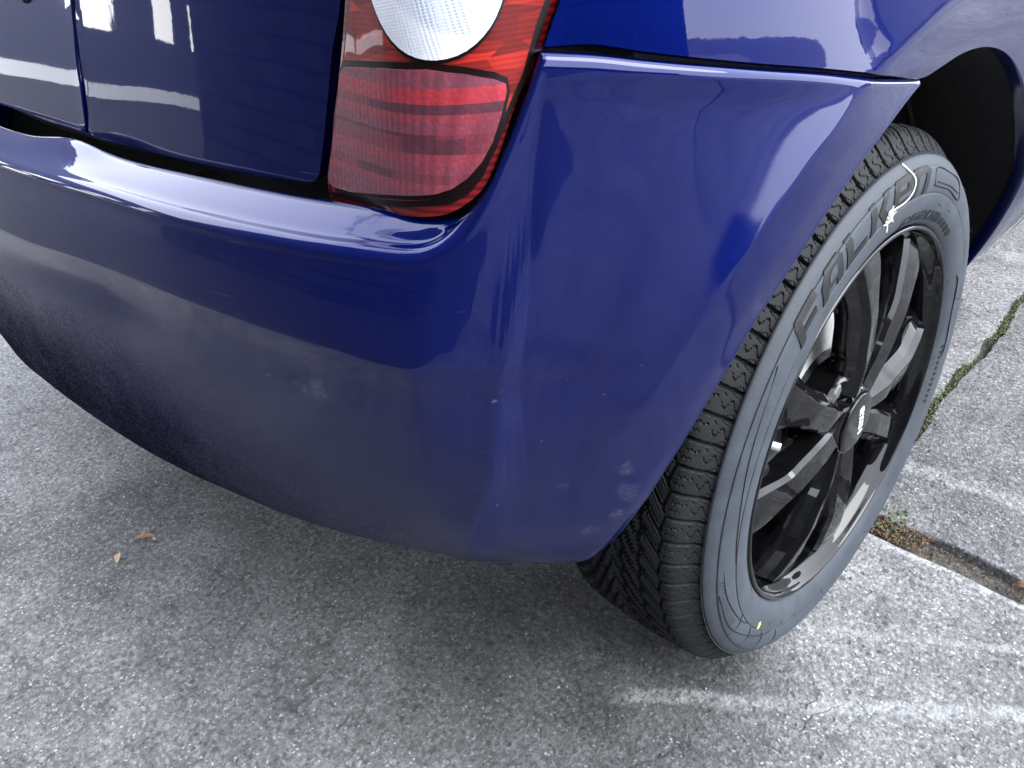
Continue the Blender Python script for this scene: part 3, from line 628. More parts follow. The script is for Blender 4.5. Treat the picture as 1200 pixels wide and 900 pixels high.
out_prof = [(-.0045, .2050), (.000, .2085), (.0045, .216), (.0072, .226), (.0076, .2365), (.0074, .2372), (.0066, .2376), (.0070, .2384), (.0072, .246), (.0060, .255), (.0040, .2610), (.0032, .2616), (.0026, .2612), (.0022, .2622), (-.0005, .2668), (-.0036, .2702), (-.0052, .2712), (-.0065, .2712), (-.0060, .2728)]
prof2 = cr(np.array(out_prof), 3)
inn = [(-.176 - u, r) for u, r in out_prof[::-1]]
def sidewall_mesh():
    a = lathe([tuple(p) for p in prof2], 240); bm = bmesh.new(); bm.from_mesh(a)
    c = lathe(inn, 120); bm.from_mesh(c)
    for v in bm.verts: v.co.z = max(v.co.z, -RW + .0008)
    me = bpy.data.meshes.new('tyre'); bm.to_mesh(me); bm.free(); bpy.data.meshes.remove(a); bpy.data.meshes.remove(c); return me
def tread_mesh(N=74, m=32):
    us = np.r_[np.linspace(-.0060, -.050, 60), np.linspace(-.052, -.126, 44), np.linspace(-.128, -.170, 16)]
    a = np.abs(us + .088); rad = .2958 - .0025 * (a / .05) ** 2
    sh = sstep(.056, .0822, a); rad = rad - .0175 * sh ** 1.25
    th = np.arange(N * m) / (N * m) * 2 * math.pi
    A, T = np.meshgrid(a, th); U = np.broadcast_to(us, A.shape)
    left = np.where(U > -.088, 0.0, .5)
    shift = np.where(A < .055, (.055 - A) * 1.35 / .29, 0.0) + np.where(A < .03, (.03 - A) * .9 / .29, 0) - .010 * sstep(.055, .08, A)
    p = (T + shift) * N / (2 * math.pi) + left; f = p - np.floor(p)
    tri = np.abs(f - .5)                                    # .5 at groove centre
    wg = np.where(A > .052, .060, .10); g1 = sstep(.5 - wg - .03, .5 - wg + .02, tri)
    zig = .0035 * (f - .5)
    def cg(a0, w): return 1 - sstep(w * .6, w * 1.2, np.abs(A + zig - a0))
    inner_ = (1 - sstep(.044, .052, A))
    f2 = (p * 2) % 1; g3 = (1 - sstep(.05, .10, np.abs(f2 - .5))) * inner_ * sstep(.004, .01, A)
    depth = np.maximum.reduce([g1 * .0065, cg(.052, .0013) * .004, cg(.031, .0016) * .006, cg(.012, .0014) * .006, g3 * .0045])
    sip = (1 - sstep(.02, .05, np.abs(f - .52 - .05 * np.sin(A * 900)))) * sstep(.055, .058, A) * (1 - sstep(.064, .067, A))
    edge = (1 - sstep(.025, .055, np.abs((A - .0745) / .006 - (f - .5) * 2.2)) ) * (np.abs(f - .5) > .24) * (A > .070) * (A < .0805)
    edge2 = (1 - sstep(.04, .08, np.abs((A - .0755) / .006 + (np.abs(f - .5) - .36) * 7))) * (np.abs(f - .5) > .27) * (A > .072) * (A < .0805)
    zz2 = .10 * np.sign(np.sin(A * 2 * np.pi / .0042))
    sA = (1 - sstep(.012, .030, np.abs(f - .36 - zz2 * .25))) * sstep(.056, .057, A) * (1 - sstep(.067, .068, A))
    sB = (1 - sstep(.012, .030, np.abs(f - .66 - zz2 * .25))) * sstep(.053, .054, A) * (1 - sstep(.063, .064, A))
    sC = (1 - sstep(.012, .030, np.abs(f - .5 - .16 * np.sin((A - .070) * 2 * np.pi / .0075)))) * sstep(.0695, .0702, A) * (1 - sstep(.0805, .081, A))
    depth = np.maximum.reduce([depth, sA * .003, sB * .003, sC * .004, edge * .003, edge2 * .0025])
    depth = depth * (1 - sstep(.0800, .0822, A)) * np.where(A > .0735, .55 + .45 * (1 - sstep(.0735, .080, A)), 1.0)
    r = rad[None] - depth
    G = np.stack([U, r * np.cos(T), np.maximum(r * np.sin(T), -RW + .0008 - 0 * r)], -1)
    return grid_mesh('tread', G, closed_u=True)

def wrap(u_off):
    """lay (angle in degrees, radius) on the sidewall"""
    ur = np.array([(r, u) for u, r in out_prof if True]); ur = ur[np.argsort(ur[:, 0])]
    def f(a, r, o):
        u = float(np.interp(r, ur[:, 0], ur[:, 1])) + u_off + o
        return (u, r * math.cos(R(a)), r * math.sin(R(a)))
    return f

# letters as outlines in a unit cell (x across, y up), several loops each
def bar(x0, y0, x1, y1, w):
    d = np.array([x1 - x0, y1 - y0]); d = d / np.linalg.norm(d); n = np.array([-d[1], d[0]]) * w / 2
    return [(x0 + n[0], y0 + n[1]), (x1 + n[0], y1 + n[1]), (x1 - n[0], y1 - n[1]), (x0 - n[0], y0 - n[1])][::-1]
TH = .27
GL = {
    'F': [[(0, 0), (TH, 0), (TH, 1), (.12, 1), (0, .88)], [(TH, .32), (.88, .32), (.88, .54), (TH, .54)], [(TH, .77), (1, .77), (1, 1), (TH, 1)]],
    'A': [[(0, 0), (TH, 0), (TH, .30), (.70, .30), (.70, 0), (1, 0), (1, .85), (.85, 1), (.30, 1), (0, .70)], ],
    'L': [[(0, 0), (1, 0), (1, .26), (TH + .02, .26), (TH + .02, 1), (0, 1)]],
    'K': [[(0, 0), (TH, 0), (TH, 1), (0, 1)], [(.36, .52), (.72, 1), (1.05, 1), (.66, .54), (1.08, 0), (.74, 0)]],
    'E': [[(.14, 0), (TH, 0), (TH, 1), (.14, 1), (0, .86), (0, .14)], [(TH, 0), (1, 0), (1, .22), (TH, .22)], [(TH, .42), (.74, .42), (.74, .58), (TH, .58)], [(TH, .78), (.74, .78), (1, .78), (.88, 1), (TH, 1)], [(.74, .42), (1, .42), (1, .78), (.74, .78)]],
    'N': [[(0, 0), (TH, 0), (TH, .76), (.72, .76), (.72, 0), (1, 0), (1, .86), (.86, 1), (0, 1)]],
    'S': [bar(0, .1, 1, .1, .2), bar(.9, .1, .9, .55, .2), bar(0, .5, 1, .5, .2), bar(.1, .5, .1, 1, .2), bar(0, .9, 1, .9, .2)],
    '2': [bar(0, .1, 1, .1, .2), bar(.1, .1, .1, .55, .2), bar(0, .5, 1, .5, .2), bar(.9, .5, .9, 1, .2), bar(0, .9, 1, .9, .2)],
    '0': [bar(0, .1, 1, .1, .2), bar(.1, 0, .1, 1, .2), bar(.9, 0, .9, 1, .2), bar(0, .9, 1, .9, .2)],
    'X': [bar(.1, 0, .9, 1, .24), bar(.1, 1, .9, 0, .24)], 'I': [bar(.5, 0, .5, 1, .26)], 'O': [bar(0, .11, 1, .11, .22), bar(.11, 0, .11, 1, .22), bar(.89, 0, .89, 1, .22), bar(0, .89, 1, .89, .22)],
    'e': [bar(0, .1, 1, .1, .2), bar(.11, 0, .11, 1, .22), bar(0, .5, .9, .5, .18), bar(0, .9, 1, .9, .2)],
}
HOLE = {'A': [(.34, .48), (.70, .48), (.70, .80), (.48, .80), (.34, .66)]}

def build_wheel(parent, loc):
    w = empty('wheel', loc, parent)
    w['label'] = 'black four-lug alloy wheel with paired spokes and a new all-season tyre'
    link('tyre', sidewall_mesh(), M['sidewall'], w, sharp=45)
    tr = link('tread', tread_mesh(), M['tread'], w, sharp=40)
    # brand lettering, reading clockwise over the top of the tyre
    wf = wrap(.0004)
    def word(chars, a_start, a_step, a_w, r0, r1, mat, shear=0.0, name='tyre_lettering', flipped=False, h=.0006):
        for k, ch in enumerate(chars):
            if ch == ' ': continue
            a0 = a_start + a_step * k
            def fm_(X, Y, o, a0=a0):
                aa = a0 + (X + shear * (Y - .5)) * a_w; rr_ = r0 + (r1 - r0) * Y
                return wf(aa, rr_, (h if o == 0 else -.0012))
            for q, pl in enumerate(GL[ch]):
                patch(name, pl, fm_, .25, .3, mat, w, sharp=30)
            if ch in HOLE:
                patch(name, HOLE[ch], lambda X, Y, o, a0=a0: (lambda t: (t[0] + .0003, t[1], t[2]))(fm_(X, Y, o, a0)), .25, .3, M['sidewall'], w, sharp=30)
    word('FALKEN', 134.0, -9.4, -7.9, .2395, .2630, M['lettering'], .22)
    word('AS200', 89, -5.6, -4.4, .2125, .2215, M['lettering'], .1, h=.0004)
    # plain raised bars where the small print runs too fine to read
    for a in list(np.arange(66, 48, -3.2)):
        patch('fine_print', [(0, 0), (1, 0), (1, 1), (0, 1)], lambda X, Y, o, a=a: wf(a - X * 2.2, .2135 + .006 * Y, .0003 if o == 0 else -.001), .5, .3, M['lettering'], w)
    for a in list(np.arange(172, 136, -1.5)) + list(np.arange(206, 176, -1.5)):
        patch('fine_print', [(0, 0), (1, 0), (1, 1), (0, 1)], lambda X, Y, o, a=a: wf(a - X * .8, .2100 + .0035 * Y, .0003 if o == 0 else -.001), .5, .3, M['sidewall'], w)
    for a in list(np.arange(358, 338, -1.9)):
        patch('fine_print', [(0, 0), (1, 0), (1, 1), (0, 1)], lambda X, Y, o, a=a: wf(a - X * .9, .2190 + .0045 * Y, .0003 if o == 0 else -.001), .5, .3, M['lettering'], w)
    # moulded wing shape and hairline seams on the sidewall
    def hair(pts, rad=.0006, mat='lettering', name='moulded_line'):
        link(name, tube([wf(a, r, 0) for a, r in pts], rad, 6, 5), M[mat], w)
    hair([(140, .2605), (158, .2520), (176, .2420), (184, .2385)]); hair([(172, .2612), (190, .2535), (206, .2430), (212, .2385)]); hair([(190, .2608), (205, .256), (225, .2435), (232, .2385)])
    for a in (206, 216, 226, 236): hair([(a, .2388), (a + 1.5, .248), (a + 1, .2600)], .0005)
    for a in np.arange(186, 204, .55): hair([(a, .2600), (a + .2, .2565), (a + .3, .2600 - max(.0008, .0115 * min(1, (a - 184) / 18)))], .00022, 'lettering', 'wear_rib') if a % 1.1 < .55 else None
    bx = [(75, .2450), (75, .2590), (66, .2590), (57, .2575), (54, .2450), (64, .2440), (75, .2450)]
    hair(bx, .0006)
    hair([(73.5, .2480), (64, .2475), (56, .2485)], .0005); hair([(24, .2110), (24, .2240), (10, .2240), (-6, .2235), (-6, .2105)], .0006)
    # moulding whiskers
    rg = np.random.default_rng(5)
    for a in list(range(14, 76, 9)) + list(range(228, 300, 9)):
        rr_ = .2635 if rg.random() < .5 else .228; b0 = wf(a, rr_, 0); ln_ = rg.uniform(.003, .006); t_ = rg.normal(0, .0015, 2)
        link('moulding_whisker', tube([b0, (b0[0] + ln_ * .5, b0[1] + t_[0], b0[2] + t_[1]), (b0[0] + ln_ * .8, b0[1] + t_[0] * 2.4, b0[2] + t_[1] * 2.4)], [.0004, .0002], 5, 3), M['tread'], w)
    patch('paint_dab', [(0, -.5), (.5, -.3), (.7, 0), (.5, .35), (0, .5), (-.5, .2), (-.6, -.2)], lambda X, Y, o: wf(220.8 + X * .9, .2335 + .009 * Y, .0005 if o == 0 else -.0005), .3, .3, M['yellow'], w)
    # ---- rim: flange and barrel
    rimp = [(-.006, .2035), (-.0005, .2062), (.0015, .2050), (.0018, .2030), (-.0005, .2012), (-.006, .1995), (-.010, .1965), (-.014, .1935), (-.022, .1912), (-.045, .1895), (-.100, .187), (-.150, .190), (-.165, .200), (-.170, .205)]
    rim = link('rim', lathe([tuple(p) for p in cr(np.array(rimp), 3)], 180), M['rim'], w, sharp=50)
    # spokes: four pairs, each spoke a ridged bar swept outward from the hub
    for k in range(4):
        mid = R(75 + 90 * k)
        for sg in (1, -1):
            er = np.array([math.cos(mid), math.sin(mid)]); et = np.array([-math.sin(mid), math.cos(mid)])
            ts = np.linspace(0, 1, 15); secs_ = []
            for t in ts:
                rad_ = .030 + (.1895 - .030) * t; lat = sg * (.013 + .052 * t ** 1.25); radc = math.sqrt(max(rad_ ** 2 - lat ** 2, 1e-6)) if t > .3 else rad_
                c = er * radc + et * lat
                hw = .0145 + .0045 * math.sin(math.pi * t) + .016 * sstep(.60, 1, t); u = float(np.interp(t, [0, .25, .6, .9, 1], [.0000, .0045, .0040, -.0035, -.0085]))
                # direction across the spoke
                ang = mid + sg * (math.atan2(.052 * 1.25 * max(t, .05) ** .25, .155)); d = np.array([-math.sin(ang), math.cos(ang)])
                o_ = sg                                     # ridge sits towards the outside of the pair
                ring = [(-1.15, -.030), (-1.10, -.018), (-1.0, -.0085), (-.80, -.0040), (-.05, -.0012), (.40, 0), (.46, -.0004), (.62, -.0075), (1.0, -.015), (1.12, -.022), (1.15, -.030)]
                secs_.append([(u + uu, *(c + d * (x_ * hw * o_))) for x_, uu in ring])
            link('spoke', grid_mesh('spoke', cr(np.array(secs_), 3), flip=(sg > 0)), M['rim'], w, sharp=20)
    # hub
    hm = lathe([(-.060, .0001), (-.060, .066), (-.016, .066), (-.011, .064), (-.0075, .060), (-.003, .0385), (-.0005, .0365), (0, .0352), (-.0012, .0342), (-.004, .0338), (-.004, .0001)], 96)
    hub = link('hub', hm, M['rim'], w, sharp=35)
    cm_ = bmesh.new()
    for k in range(4):
        a = R(119 + 90 * k); t_ = lathe([(-.034, .0001), (-.034, .0142), (.02, .0142), (.02, .0001)], 40); t_.transform(Matrix.Translation((0, .050 * math.cos(a), .050 * math.sin(a)))); cm_.from_mesh(t_); bpy.data.meshes.remove(t_)
    bmesh.ops.remove_doubles(cm_, verts=cm_.verts[:], dist=1e-4); bmesh.ops.recalc_face_normals(cm_, faces=cm_.faces[:])
    hb = bmesh.new(); hb.from_mesh(hm); bmesh.ops.remove_doubles(hb, verts=hb.verts[:], dist=1e-4); bmesh.ops.recalc_face_normals(hb, faces=hb.faces[:]); hb.to_mesh(hm); hb.free()
    cut_me = bpy.data.meshes.new('cut'); cm_.to_mesh(cut_me); cm_.free(); cut = bpy.data.objects.new('cut', cut_me); col.objects.link(cut); cut.parent = w
    md = hub.modifiers.new('holes', 'BOOLEAN'); md.operation = 'DIFFERENCE'; md.object = cut; md.solver = 'EXACT'
    bpy.context.view_layer.update(); dg = bpy.context.evaluated_depsgraph_get()
    nm_ = bpy.data.meshes.new_from_object(hub.evaluated_get(dg)); hub.modifiers.clear(); hub.data = nm_; bpy.data.objects.remove(cut)
    nm_.polygons.foreach_set('use_smooth', np.ones(len(nm_.polygons), bool)); nm_.set_sharp_from_angle(angle=R(35))
    cap = link('hub_cap', lathe([tuple(p) for p in cr(np.array([(-.004, .0332), (.0018, .0330), (.0030, .0318), (.0042, .022), (.0048, .010), (.005, .0001)]), 3)], 64), M['rim'], w, sharp=50)
    for k, ch in enumerate('EXOI'):
        def capf(X, Y, o, k=k):
            # word runs down the cap as the wheel has stopped
            s_ = -.0185 + .0098 * k + X * .0082; t_ = -.0045 + Y * .0095 + .004
            d1 = np.array([.165, -.986]); d2 = np.array([.986, .165]); c = d1 * s_ + d2 * t_
            return (.0052 - .9 * (c @ c) + (0 if o == 0 else -.002), c[0], c[1])
        for pl in GL[ch]: patch('cap_lettering', pl, capf, 0, .3, M['white_print'], w)
    for k in range(4):
        a = R(119 + 90 * k); cy, cz = .050 * math.cos(a), .050 * math.sin(a)
        hexp = [(-.034, .0096), (-.0145, .0092), (-.0125, .0075), (-.0118, .0001)]
        link('lug_nut', lathe(hexp, 6), M['nut'], w, loc=(0, cy, cz), sharp=20)
    va = R(160); vc = np.array([.176 * math.cos(va), .176 * math.sin(va)])
    link('valve', tube([(-.030, *vc), (-.018, *(vc * .975)), (-.004, *(vc * .945))], [.0045, .0042, .0040], 12, 4), M['drum'], w)
    # small adhesive balance weights inside the barrel
    for a in (205, 208, 211, 214):
        link('balance_weight', lathe([(-.075, .1868), (-.075, .1835), (-.056, .1835), (-.056, .1868)], 6, a, a + 2.6, closed=False), M['drum'], w, sharp=20)
    link('brake_drum', lathe([tuple(p) for p in cr(np.array([(-.150, .128), (-.140, .1345), (-.128, .1345), (-.124, .124), (-.085, .122), (-.058, .120), (-.050, .112), (-.047, .080), (-.046, .04)]), 3)], 96), M['drum'], w, sharp=50)
    return w
wheel = build_wheel(car, (FX, 0, RW))
def copy_tree(o, parent=None):
    c = o.copy(); col.objects.link(c); c.parent = parent
    for ch in list(o.children): copy_tree(ch, c)
    return c

# ---- wheel well, floor, sill and a plain shell for the rest of the car
well = [(-.10, .360), (-.10, .368), (-.30, .375), (-.30, .05)]
for sgn in (1, -1):
    me = lathe([(u, r) for u, r in well], 72, 5, 168, closed=False)
    o = link('wheel_liner', me, M['liner'], car, loc=(sgn * FX, 0, RW), sharp=50)
    if sgn < 0: o.rotation_euler = (0, 0, math.pi); 
# dark lip strip from the painted arch edge in to the well
arc_e = np.concatenate([arch[::-1], np.array([(float(side_x(np.array(y_), np.array(z_))), y_, z_) for y_, z_ in inner[len(seam):]])])
dv_ = (arc_e - c_) * [0, 1, 1]; dv_ /= np.linalg.norm(dv_, axis=1)[:, None]
for sgn in (1, -1):
    g = np.stack([arc_e + np.array([-.006, 0, 0]) + dv_ * .0022, arc_e + np.array([-.05, 0, 0]) + dv_ * .010, arc_e * [0, 1, 1] + np.array([.66, 0, 0]) + dv_ * .022], 1); g = cr(g, 4); g[..., 0] *= sgn
    link('arch_lining', grid_mesh('arch_lining', g), M['liner'], car, sharp=0)
link('floor_pan', mesh('floor_pan', [(-.45, -.43, .34), (.45, -.43, .34), (.50, -.05, .36), (.50, 3.0, .24), (-.50, 3.0, .24), (-.50, -.05, .36)], [(0, 1, 2, 3, 4, 5)]), M['liner'], car, smooth=False)
link('floor_pan', mesh('floor_pan', [(.45, -.40, .345), (.64, -.35, .345), (.64, -.345, .62), (.45, -.40, .62)], [(0, 1, 2, 3)]), M['liner'], car, smooth=False)
link('floor_pan', mesh('floor_pan', [(.50, .38, .33), (.755, .38, .335), (.76, 2.2, .335), (.50, 2.2, .33)], [(0, 1, 2, 3)]), M['liner'], car, smooth=False)
# body side forward of the quarter panel, round the nose and back
sp = [(.545, .0), (1.0, .004), (1.6, .006), (2.2, .0), (2.6, -.04), (2.9, -.14), (3.08, -.32)]
front = []
base = [(float(side_x(np.array(.545), np.array(.6))), .549)] + [(.822, 1.0), (.826, 1.6), (.82, 2.2), (.79, 2.6), (.70, 2.9), (.50, 3.08), (.25, 3.15), (0, 3.16)]
base = np.array(base); full = np.concatenate([base, (base[:-1] * [-1, 1])[::-1]])
pth = cr(full, 5)
ct = np.array([0, 1.6])
zz = [(.30, .93), (.40, .985), (.60, 1.0), (.70, 1.0), (.85, .985), (.97, .95), (1.0, .86)]
Gf = np.zeros((len(pth), len(zz), 3))
for j, (z, k) in enumerate(zz):
    Gf[:, j, 0] = pth[:, 0] * k; Gf[:, j, 1] = np.where(pth[:, 1] > 1.6, 1.6 + (pth[:, 1] - 1.6) * (.6 + .4 * k), pth[:, 1]); Gf[:, j, 2] = z
link('body_shell', grid_mesh('body_shell', Gf), M['paint'], car, sharp=50)
def loft4(name, pts, mat):
    return link(name, grid_mesh(name, np.array(pts, float)), mat, car, sharp=40)
loft4('bonnet', [[(-.70, 2.35, 1.0), (-.35, 2.4, 1.03), (0, 2.42, 1.04), (.35, 2.4, 1.03), (.70, 2.35, 1.0)], [(-.66, 2.6, .97), (-.35, 2.75, .96), (0, 2.8, .96), (.35, 2.75, .96), (.66, 2.6, .97)], [(-.5, 2.92, .88), (-.3, 3.05, .86), (0, 3.1, .85), (.3, 3.05, .86), (.5, 2.92, .88)]], M['paint'])
roofz = [(-.55, .15, 1.46), (-.3, .12, 1.51), (0, .10, 1.525), (.3, .12, 1.51), (.55, .15, 1.46)]
loft4('roof', [roofz, [(x, .8, z + .02) for x, y, z in roofz], [(x, 1.5, z - .02) for x, y, z in roofz]], M['paint'])
loft4('rear_window', [[(x * .66 / .55, -.36 - .05 * (1 - abs(x) / .55), .985) for x, y, z in roofz], roofz], M['glass'])
loft4('windscreen', [[(x, 1.5, z - .02) for x, y, z in roofz], [(x * .70 / .55, 2.38, 1.0) for x, y, z in roofz]], M['glass'])
for sgn in (1, -1):
    loft4('side_window', [[(sgn * .745, -.20, .985), (sgn * .55, .15, 1.46)], [(sgn * .745, .5, .985), (sgn * .55, .8, 1.48)], [(sgn * .745, 1.4, .985), (sgn * .55, 1.5, 1.44)], [(sgn * .70, 2.38, 1.0), (sgn * .60, 1.9, 1.24)]], M['glass'])
w2 = copy_tree(wheel, car); w2.location = (-FX, 0, RW); w2.rotation_euler = (0, 0, math.pi)

# ------------------------------------------------------------------ small things on the ground and tyre
def leaf(name, pts, width, mat, label, z=.004):
    c = cr(np.array(pts, float), 4); n = len(c); G = np.zeros((n, 5, 3))
    t = np.gradient(c, axis=0); nn2 = np.c_[-t[:, 1], t[:, 0]]; nn2 /= np.linalg.norm(nn2, axis=1)[:, None]
    for i in range(n):
        wv = width * math.sin(math.pi * (i + .35) / (n + .1)) ** .8
        for k in range(5):
            q = (k - 2) / 2; G[i, k] = (*(c[i, :2] + nn2[i] * q * wv), c[i, 2] + abs(q) ** 1.5 * wv * .8)
    o = link(name, grid_mesh(name, G), mat, None, sharp=0)
    sol = o.modifiers.new('thick', 'SOLIDIFY'); sol.thickness = .0005
    return tag(o, label, 'leaf')
def leafmat(name, a, b2):
    b = NB(name); b.set(Base_Color=b.ramp(b.noise(150, 4), [(.3, a), (.7, b2)]), Roughness=.7, Normal=b.bump(b.noise(500, 3), .4, .001)); return b.m
M['leaf_brown'] = leafmat('dry brown leaf', (0.1360, 0.0680, 0.0340), (0.2856, 0.1632, 0.0952)); M['leaf_tan'] = leafmat('dry tan leaf', (0.3060, 0.2040, 0.1292), (0.4624, 0.3400, 0.2312))
M['leaf_dark'] = leafmat('dark dry leaf', (.035, .018, .012), (.15, .075, .04))
leaf('dry_leaf', [(-.016, -.534, .003), (-.006, -.521, .006), (.004, -.506, .004)], .0045, M['leaf_brown'], 'curled reddish brown leaf on concrete left of the bumper')
leaf('dry_leaf', [(.004, -.512, .003), (.008, -.511, .0045), (.013, -.510, .003)], .002, M['leaf_tan'], 'tiny pale husk touching the curled brown leaf')
leaf('dry_leaf', [(-.003, -.560, .003), (.005, -.563, .005), (.014, -.569, .003)], .004, M['leaf_tan'], 'small pale tan leaf fragment below the curled brown leaf')
leaf('dry_leaf', [(.958, .190, .002), (.968, .194, .006), (.988, .198, .003)], .006, M['leaf_dark'], 'crumpled brown leaf lying in the straight paving joint')

# thread stuck to the tyre
wf_ = wrap(.0010)
M['thread'] = simple('pale fluffy thread', (.72, .70, .62), .9)
def wp(a, r, o=0): v = wf_(a, r, o); return (v[0] + FX, v[1], v[2] + RW)
th_pts = [wp(89.5, .271), wp(88.6, .266), (wp(87.4, .259)), wp(87.0, .253), wp(88, .246), wp(91, .2415), wp(95.5, .2425), wp(98, .2445)]
thread = link('thread', tube(th_pts, [.0011, .0008, .0010, .0006, .0005, .0007, .0010], 7, 8), M['thread'], None)
tag(thread, 'frayed pale thread stuck across the lettering of the tyre', 'thread')
bm = bmesh.new(); tmp = thread.data; bm.from_mesh(tmp)
rg = np.random.default_rng(3)
for k in range(34):
    a, r_ = rg.normal(98.6, .5), rg.uniform(.2355, .246); p0 = np.array(wp(a, r_, .0005)); p1 = p0 + rg.normal(0, .002, 3) * [.4, 1, 1]; p2 = p1 + rg.normal(0, .0025, 3) * [.4, 1, 1]
    t2 = tube([p0, p1, p2], [.0006, .0004], 5, 3); bm.from_mesh(t2); bpy.data.meshes.remove(t2)
bm.to_mesh(tmp); bm.free()

# moss along the crack, weeds and debris in the joint, loose grit
M['moss'] = leafmat('moss', (0.0306, 0.0442, 0.0122), (0.0952, 0.1156, 0.0374))
M['weed'] = leafmat('weed leaf', (0.0238, 0.0408, 0.0136), (0.0952, 0.1224, 0.0476)); M['litter'] = leafmat('dead plant litter', (0.0408, 0.0238, 0.0122), (0.1496, 0.0884, 0.0408))
M['grit'] = leafmat('loose grit', (0.0544, 0.0544, 0.0558), (0.2856, 0.2856, 0.2924))
def scatter(name, items, mat, label, kind='stuff'):
    V, F = [], []
    for (c, s, sq) in items:
        b0 = len(V); n = 6
        d = rg.normal(size=(n, 3)); d /= np.linalg.norm(d, axis=1)[:, None]
        oct_ = np.array([(1, 0, 0), (-1, 0, 0), (0, 1, 0), (0, -1, 0), (0, 0, 1), (0, 0, -1)], float) * rg.uniform(.6, 1.15, (6, 1)) + rg.normal(0, .15, (6, 3))
        ang = rg.uniform(0, 6.28); ca, sa = math.cos(ang), math.sin(ang); oct_ = oct_ @ np.array([[ca, sa, 0], [-sa, ca, 0], [0, 0, 1]])
        V += list(np.array(c) + oct_ * s * np.array([1, 1, sq]))
        F += [(b0 + a, b0 + b2, b0 + c2) for a, b2, c2 in ((0, 2, 4), (2, 1, 4), (1, 3, 4), (3, 0, 4), (2, 0, 5), (1, 2, 5), (3, 1, 5), (0, 3, 5))]
    return tag(link(name, mesh(name, V, F), mat, None, smooth=False), label, kind=kind)
it = []
for k in range(9000):
    t = rg.uniform(.30, 1.5); q = rg.normal(0, .0062); cx = np.interp(t, crack[:, 1], crack[:, 0])
    dens = .5 + .5 * math.sin(t * 31) + .5 * math.sin(t * 13 + 1)
    if rg.random() > .25 + dens * .5: continue
    it.append(((cx + q, t, -.005 + rg.uniform(0, .008) - abs(q) * .25), rg.uniform(.0009, .0026), .8))
scatter('moss', it, M['moss'], 'green moss growing along the crack in the paving')
it = []
for k in range(1500):
    xx = rg.uniform(.70, 1.6) if rg.random() < .5 else rg.normal(.80, .03); yy = rg.uniform(J0 + .002, J1 + .004)
    it.append(((xx, yy, -.013 + rg.uniform(0, .008) + (.006 if abs(xx - .81) < .05 else 0)), rg.uniform(.0008, .003), .6))
scatter('joint_debris', it, M['litter'], 'brown litter and crumbs caught in the paving joint')
it = []
for k in range(9000):
    xx, yy = rg.uniform(-1.2, 1.6), rg.uniform(-1.1, 1.6)
    if J0 - .006 < yy < J1 + .006: continue
    s = abs(rg.normal(0, .0011)) + .0006
    it.append(((xx, yy, s * .15), s, .55))
scatter('grit', it, M['grit'], 'loose grit and small stones scattered over the concrete')
# a tuft of weed by the tyre
V, F = [], []
for k in range(70):
    c = np.array([rg.normal(.800, .012), rg.uniform(.185, .240), -.008]); az = rg.uniform(0, 6.28); L = rg.uniform(.006, .016); wd = rg.uniform(.0014, .003)
    d = np.array([math.cos(az), math.sin(az), 0]); n = np.array([-d[1], d[0], 0]); b0 = len(V)
    V += [c - n * wd * .3, c + n * wd * .3, c + d * L * .5 + n * wd + [0, 0, L * .7], c + d * L * .5 - n * wd + [0, 0, L * .7], c + d * L + [0, 0, L * .75]]
    F += [(b0, b0 + 1, b0 + 2, b0 + 3), (b0 + 3, b0 + 2, b0 + 4)]
tag(link('weed_tuft', mesh('weed_tuft', V, F), M['weed'], None, smooth=False), 'small green weed tuft in the paving joint beside the tyre', 'weed')

# ------------------------------------------------------------------ buildings the paint mirrors
def brick_mat(name, a, c, m_):
    b = NB(name); mp = b.n('ShaderNodeMapping'); b.put(mp.inputs[0], b.coords()); mp.inputs['Rotation'].default_value = (R(90), 0, 0)
    t = b.n('ShaderNodeTexBrick'); b.put(t.inputs[0], mp.outputs[0]); t.inputs['Scale'].default_value = 1; t.inputs['Brick Width'].default_value = .44; t.inputs['Row Height'].default_value = .15; t.inputs['Mortar Size'].default_value = .012
    b.put(t.inputs['Color1'], a); b.put(t.inputs['Color2'], c); b.put(t.inputs['Mortar'], m_)
    b.set(Base_Color=b.mix(.5, t.outputs['Color'], b.ramp(b.noise(3, 5), [(.3, .6), (.7, 1.3)]), 'MULTIPLY'), Roughness=.9, Normal=b.bump(t.outputs['Fac'], -.6, .01)); return b.m
M['block'] = brick_mat('grey block wall', (0.0238, 0.0272, 0.0340), (0.0374, 0.0408, 0.0496), (0.0163, 0.0177, 0.0204))
M['pale'] = simple('pale blue render', (0.0340, 0.0422, 0.0598), .8); M['white_frame'] = simple('white window frame', (.8, .8, .8), .5)
def box(name, lo, hi, mat, parent=None):
    (x0, y0, z0), (x1, y1, z1) = lo, hi
    v = [(x0, y0, z0), (x1, y0, z0), (x1, y1, z0), (x0, y1, z0), (x0, y0, z1), (x1, y0, z1), (x1, y1, z1), (x0, y1, z1)]
    return link(name, mesh(name, v, [(0, 3, 2, 1), (4, 5, 6, 7), (0, 1, 5, 4), (1, 2, 6, 5), (2, 3, 7, 6), (3, 0, 4, 7)]), mat, parent, smooth=False)
bw = empty('block_building', (-1, -4, 0)); tag(bw, 'grey block building behind the car, mirrored in its tailgate', 'building')
def bx2(*a): o = box(*a); o.matrix_parent_inverse = bw.matrix_world.inverted(); return o
for nm, lo, hi, mt in (('wall', (-3.9, -5.5, -.01), (14, -4.2, 7.4), 'block'), ('coping', (-4.0, -5.6, 7.4), (14.1, -4.1, 7.55), 'pale')):
    o = box(nm, lo, hi, M[mt]); o.parent = bw; o.location = (1, 4, 0)
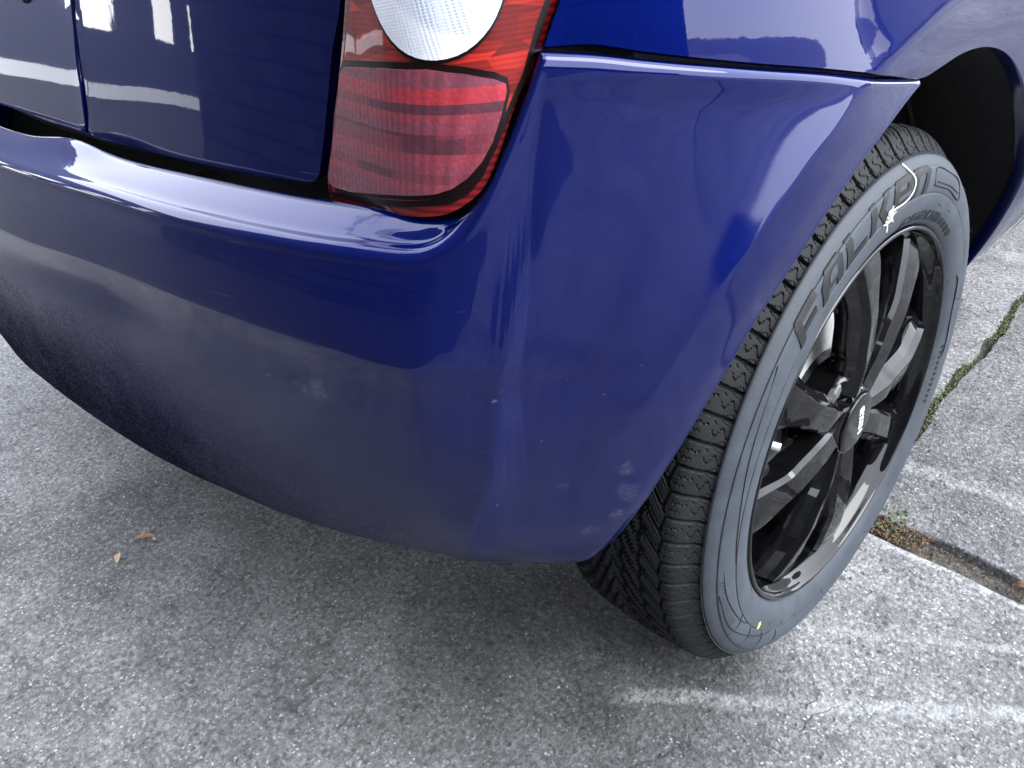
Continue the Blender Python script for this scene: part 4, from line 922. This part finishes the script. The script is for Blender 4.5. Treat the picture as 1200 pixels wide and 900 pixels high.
M['daylight_pane'] = NB('window pane glowing for daylight'); _w = M['daylight_pane']; _w.set(Base_Color=(.8, .8, .8), Emission_Color=(1, .98, .95), Emission_Strength=2.2); M['daylight_pane'] = _w.m  # emission stands in for daylight seen through the panes
pb = empty('workshop', (-15, -8, 0)); tag(pb, 'pale rendered workshop with panes glowing for daylight beyond the block building', 'building')
def pbox(nm, lo, hi, mt): o = box(nm, lo, hi, M[mt]); o.parent = pb; o.location = (15, 8, 0); return o
pbox('wall', (-17, -26, -.01), (-14, 3, 6.5), 'pale'); pbox('plinth', (-13.99, -26, -.01), (-13.9, 3, .25), 'white_frame')
for yy in (-13.6, -11.6, -9.6, -7.6, -5.6, -3.6):
    for zz_ in (1.2, 3.2): pbox('window', (-13.995, yy, zz_), (-13.96, yy + .9, zz_ + .9), 'daylight_pane')
pbox('drainpipe', (-13.9, -8.15, 0), (-13.7, -7.95, 6.5), 'black_trim')

bwl = empty('added_wall', (11, 2, 0)); tag(bwl, 'unseen low dark wall added across the yard for the paint to mirror', 'wall')  # unseen, added as a dark band below the mirrored sky
for lo, hi, mt in (((10.9, -3.5, -.01), (11.1, 1.0, 1.25), 'block'), ((10.85, -3.5, 1.25), (11.15, 1.0, 1.33), 'pale')):
    o = box('coping' if mt == 'pale' else 'wall', lo, hi, M[mt]); o.parent = bwl; o.location = (-11, -2, 0)  # parts of the added unseen wall
added_shed = empty('added_shed', (9.5, 17.5, 0)); tag(added_shed, 'unseen dark gabled building added beyond the second car for the paint to mirror', 'added_shed')  # unseen, added as a dark shape for the rear wing to mirror
def sbox(nm, lo, hi, mt): o = box(nm, lo, hi, M[mt]); o.parent = added_shed; o.location = (-11, -5.5, 0); return o
sbox('wall', (10.2, 3.6, -.01), (13.5, 7.4, 2.1), 'block'); sbox('door', (10.15, 5.0, 0), (10.2, 5.9, 1.9), 'pale')  # parts of the added unseen building
me_ = mesh('roof', [(10.0, 3.4, 2.1), (13.7, 3.4, 2.1), (13.7, 7.6, 2.1), (10.0, 7.6, 2.1), (10.0, 5.5, 3.1), (13.7, 5.5, 3.1)], [(0, 1, 5, 4), (2, 3, 4, 5), (3, 0, 4), (1, 2, 5), (0, 3, 2, 1)])
o = link('roof', me_, M['liner'], added_shed, smooth=False); o.location = (-11, -5.5, 0)

# the neighbour mirrored in the rear wing: a second car of the same kind
car2 = copy_tree(car); car2.name = 'parked_car'; car2.location = (7.6, 8.2, 0); car2.rotation_euler = (0, 0, R(20))
tag(car2, 'second blue hatchback parked across the yard, seen only mirrored in the rear wing', 'car', None)
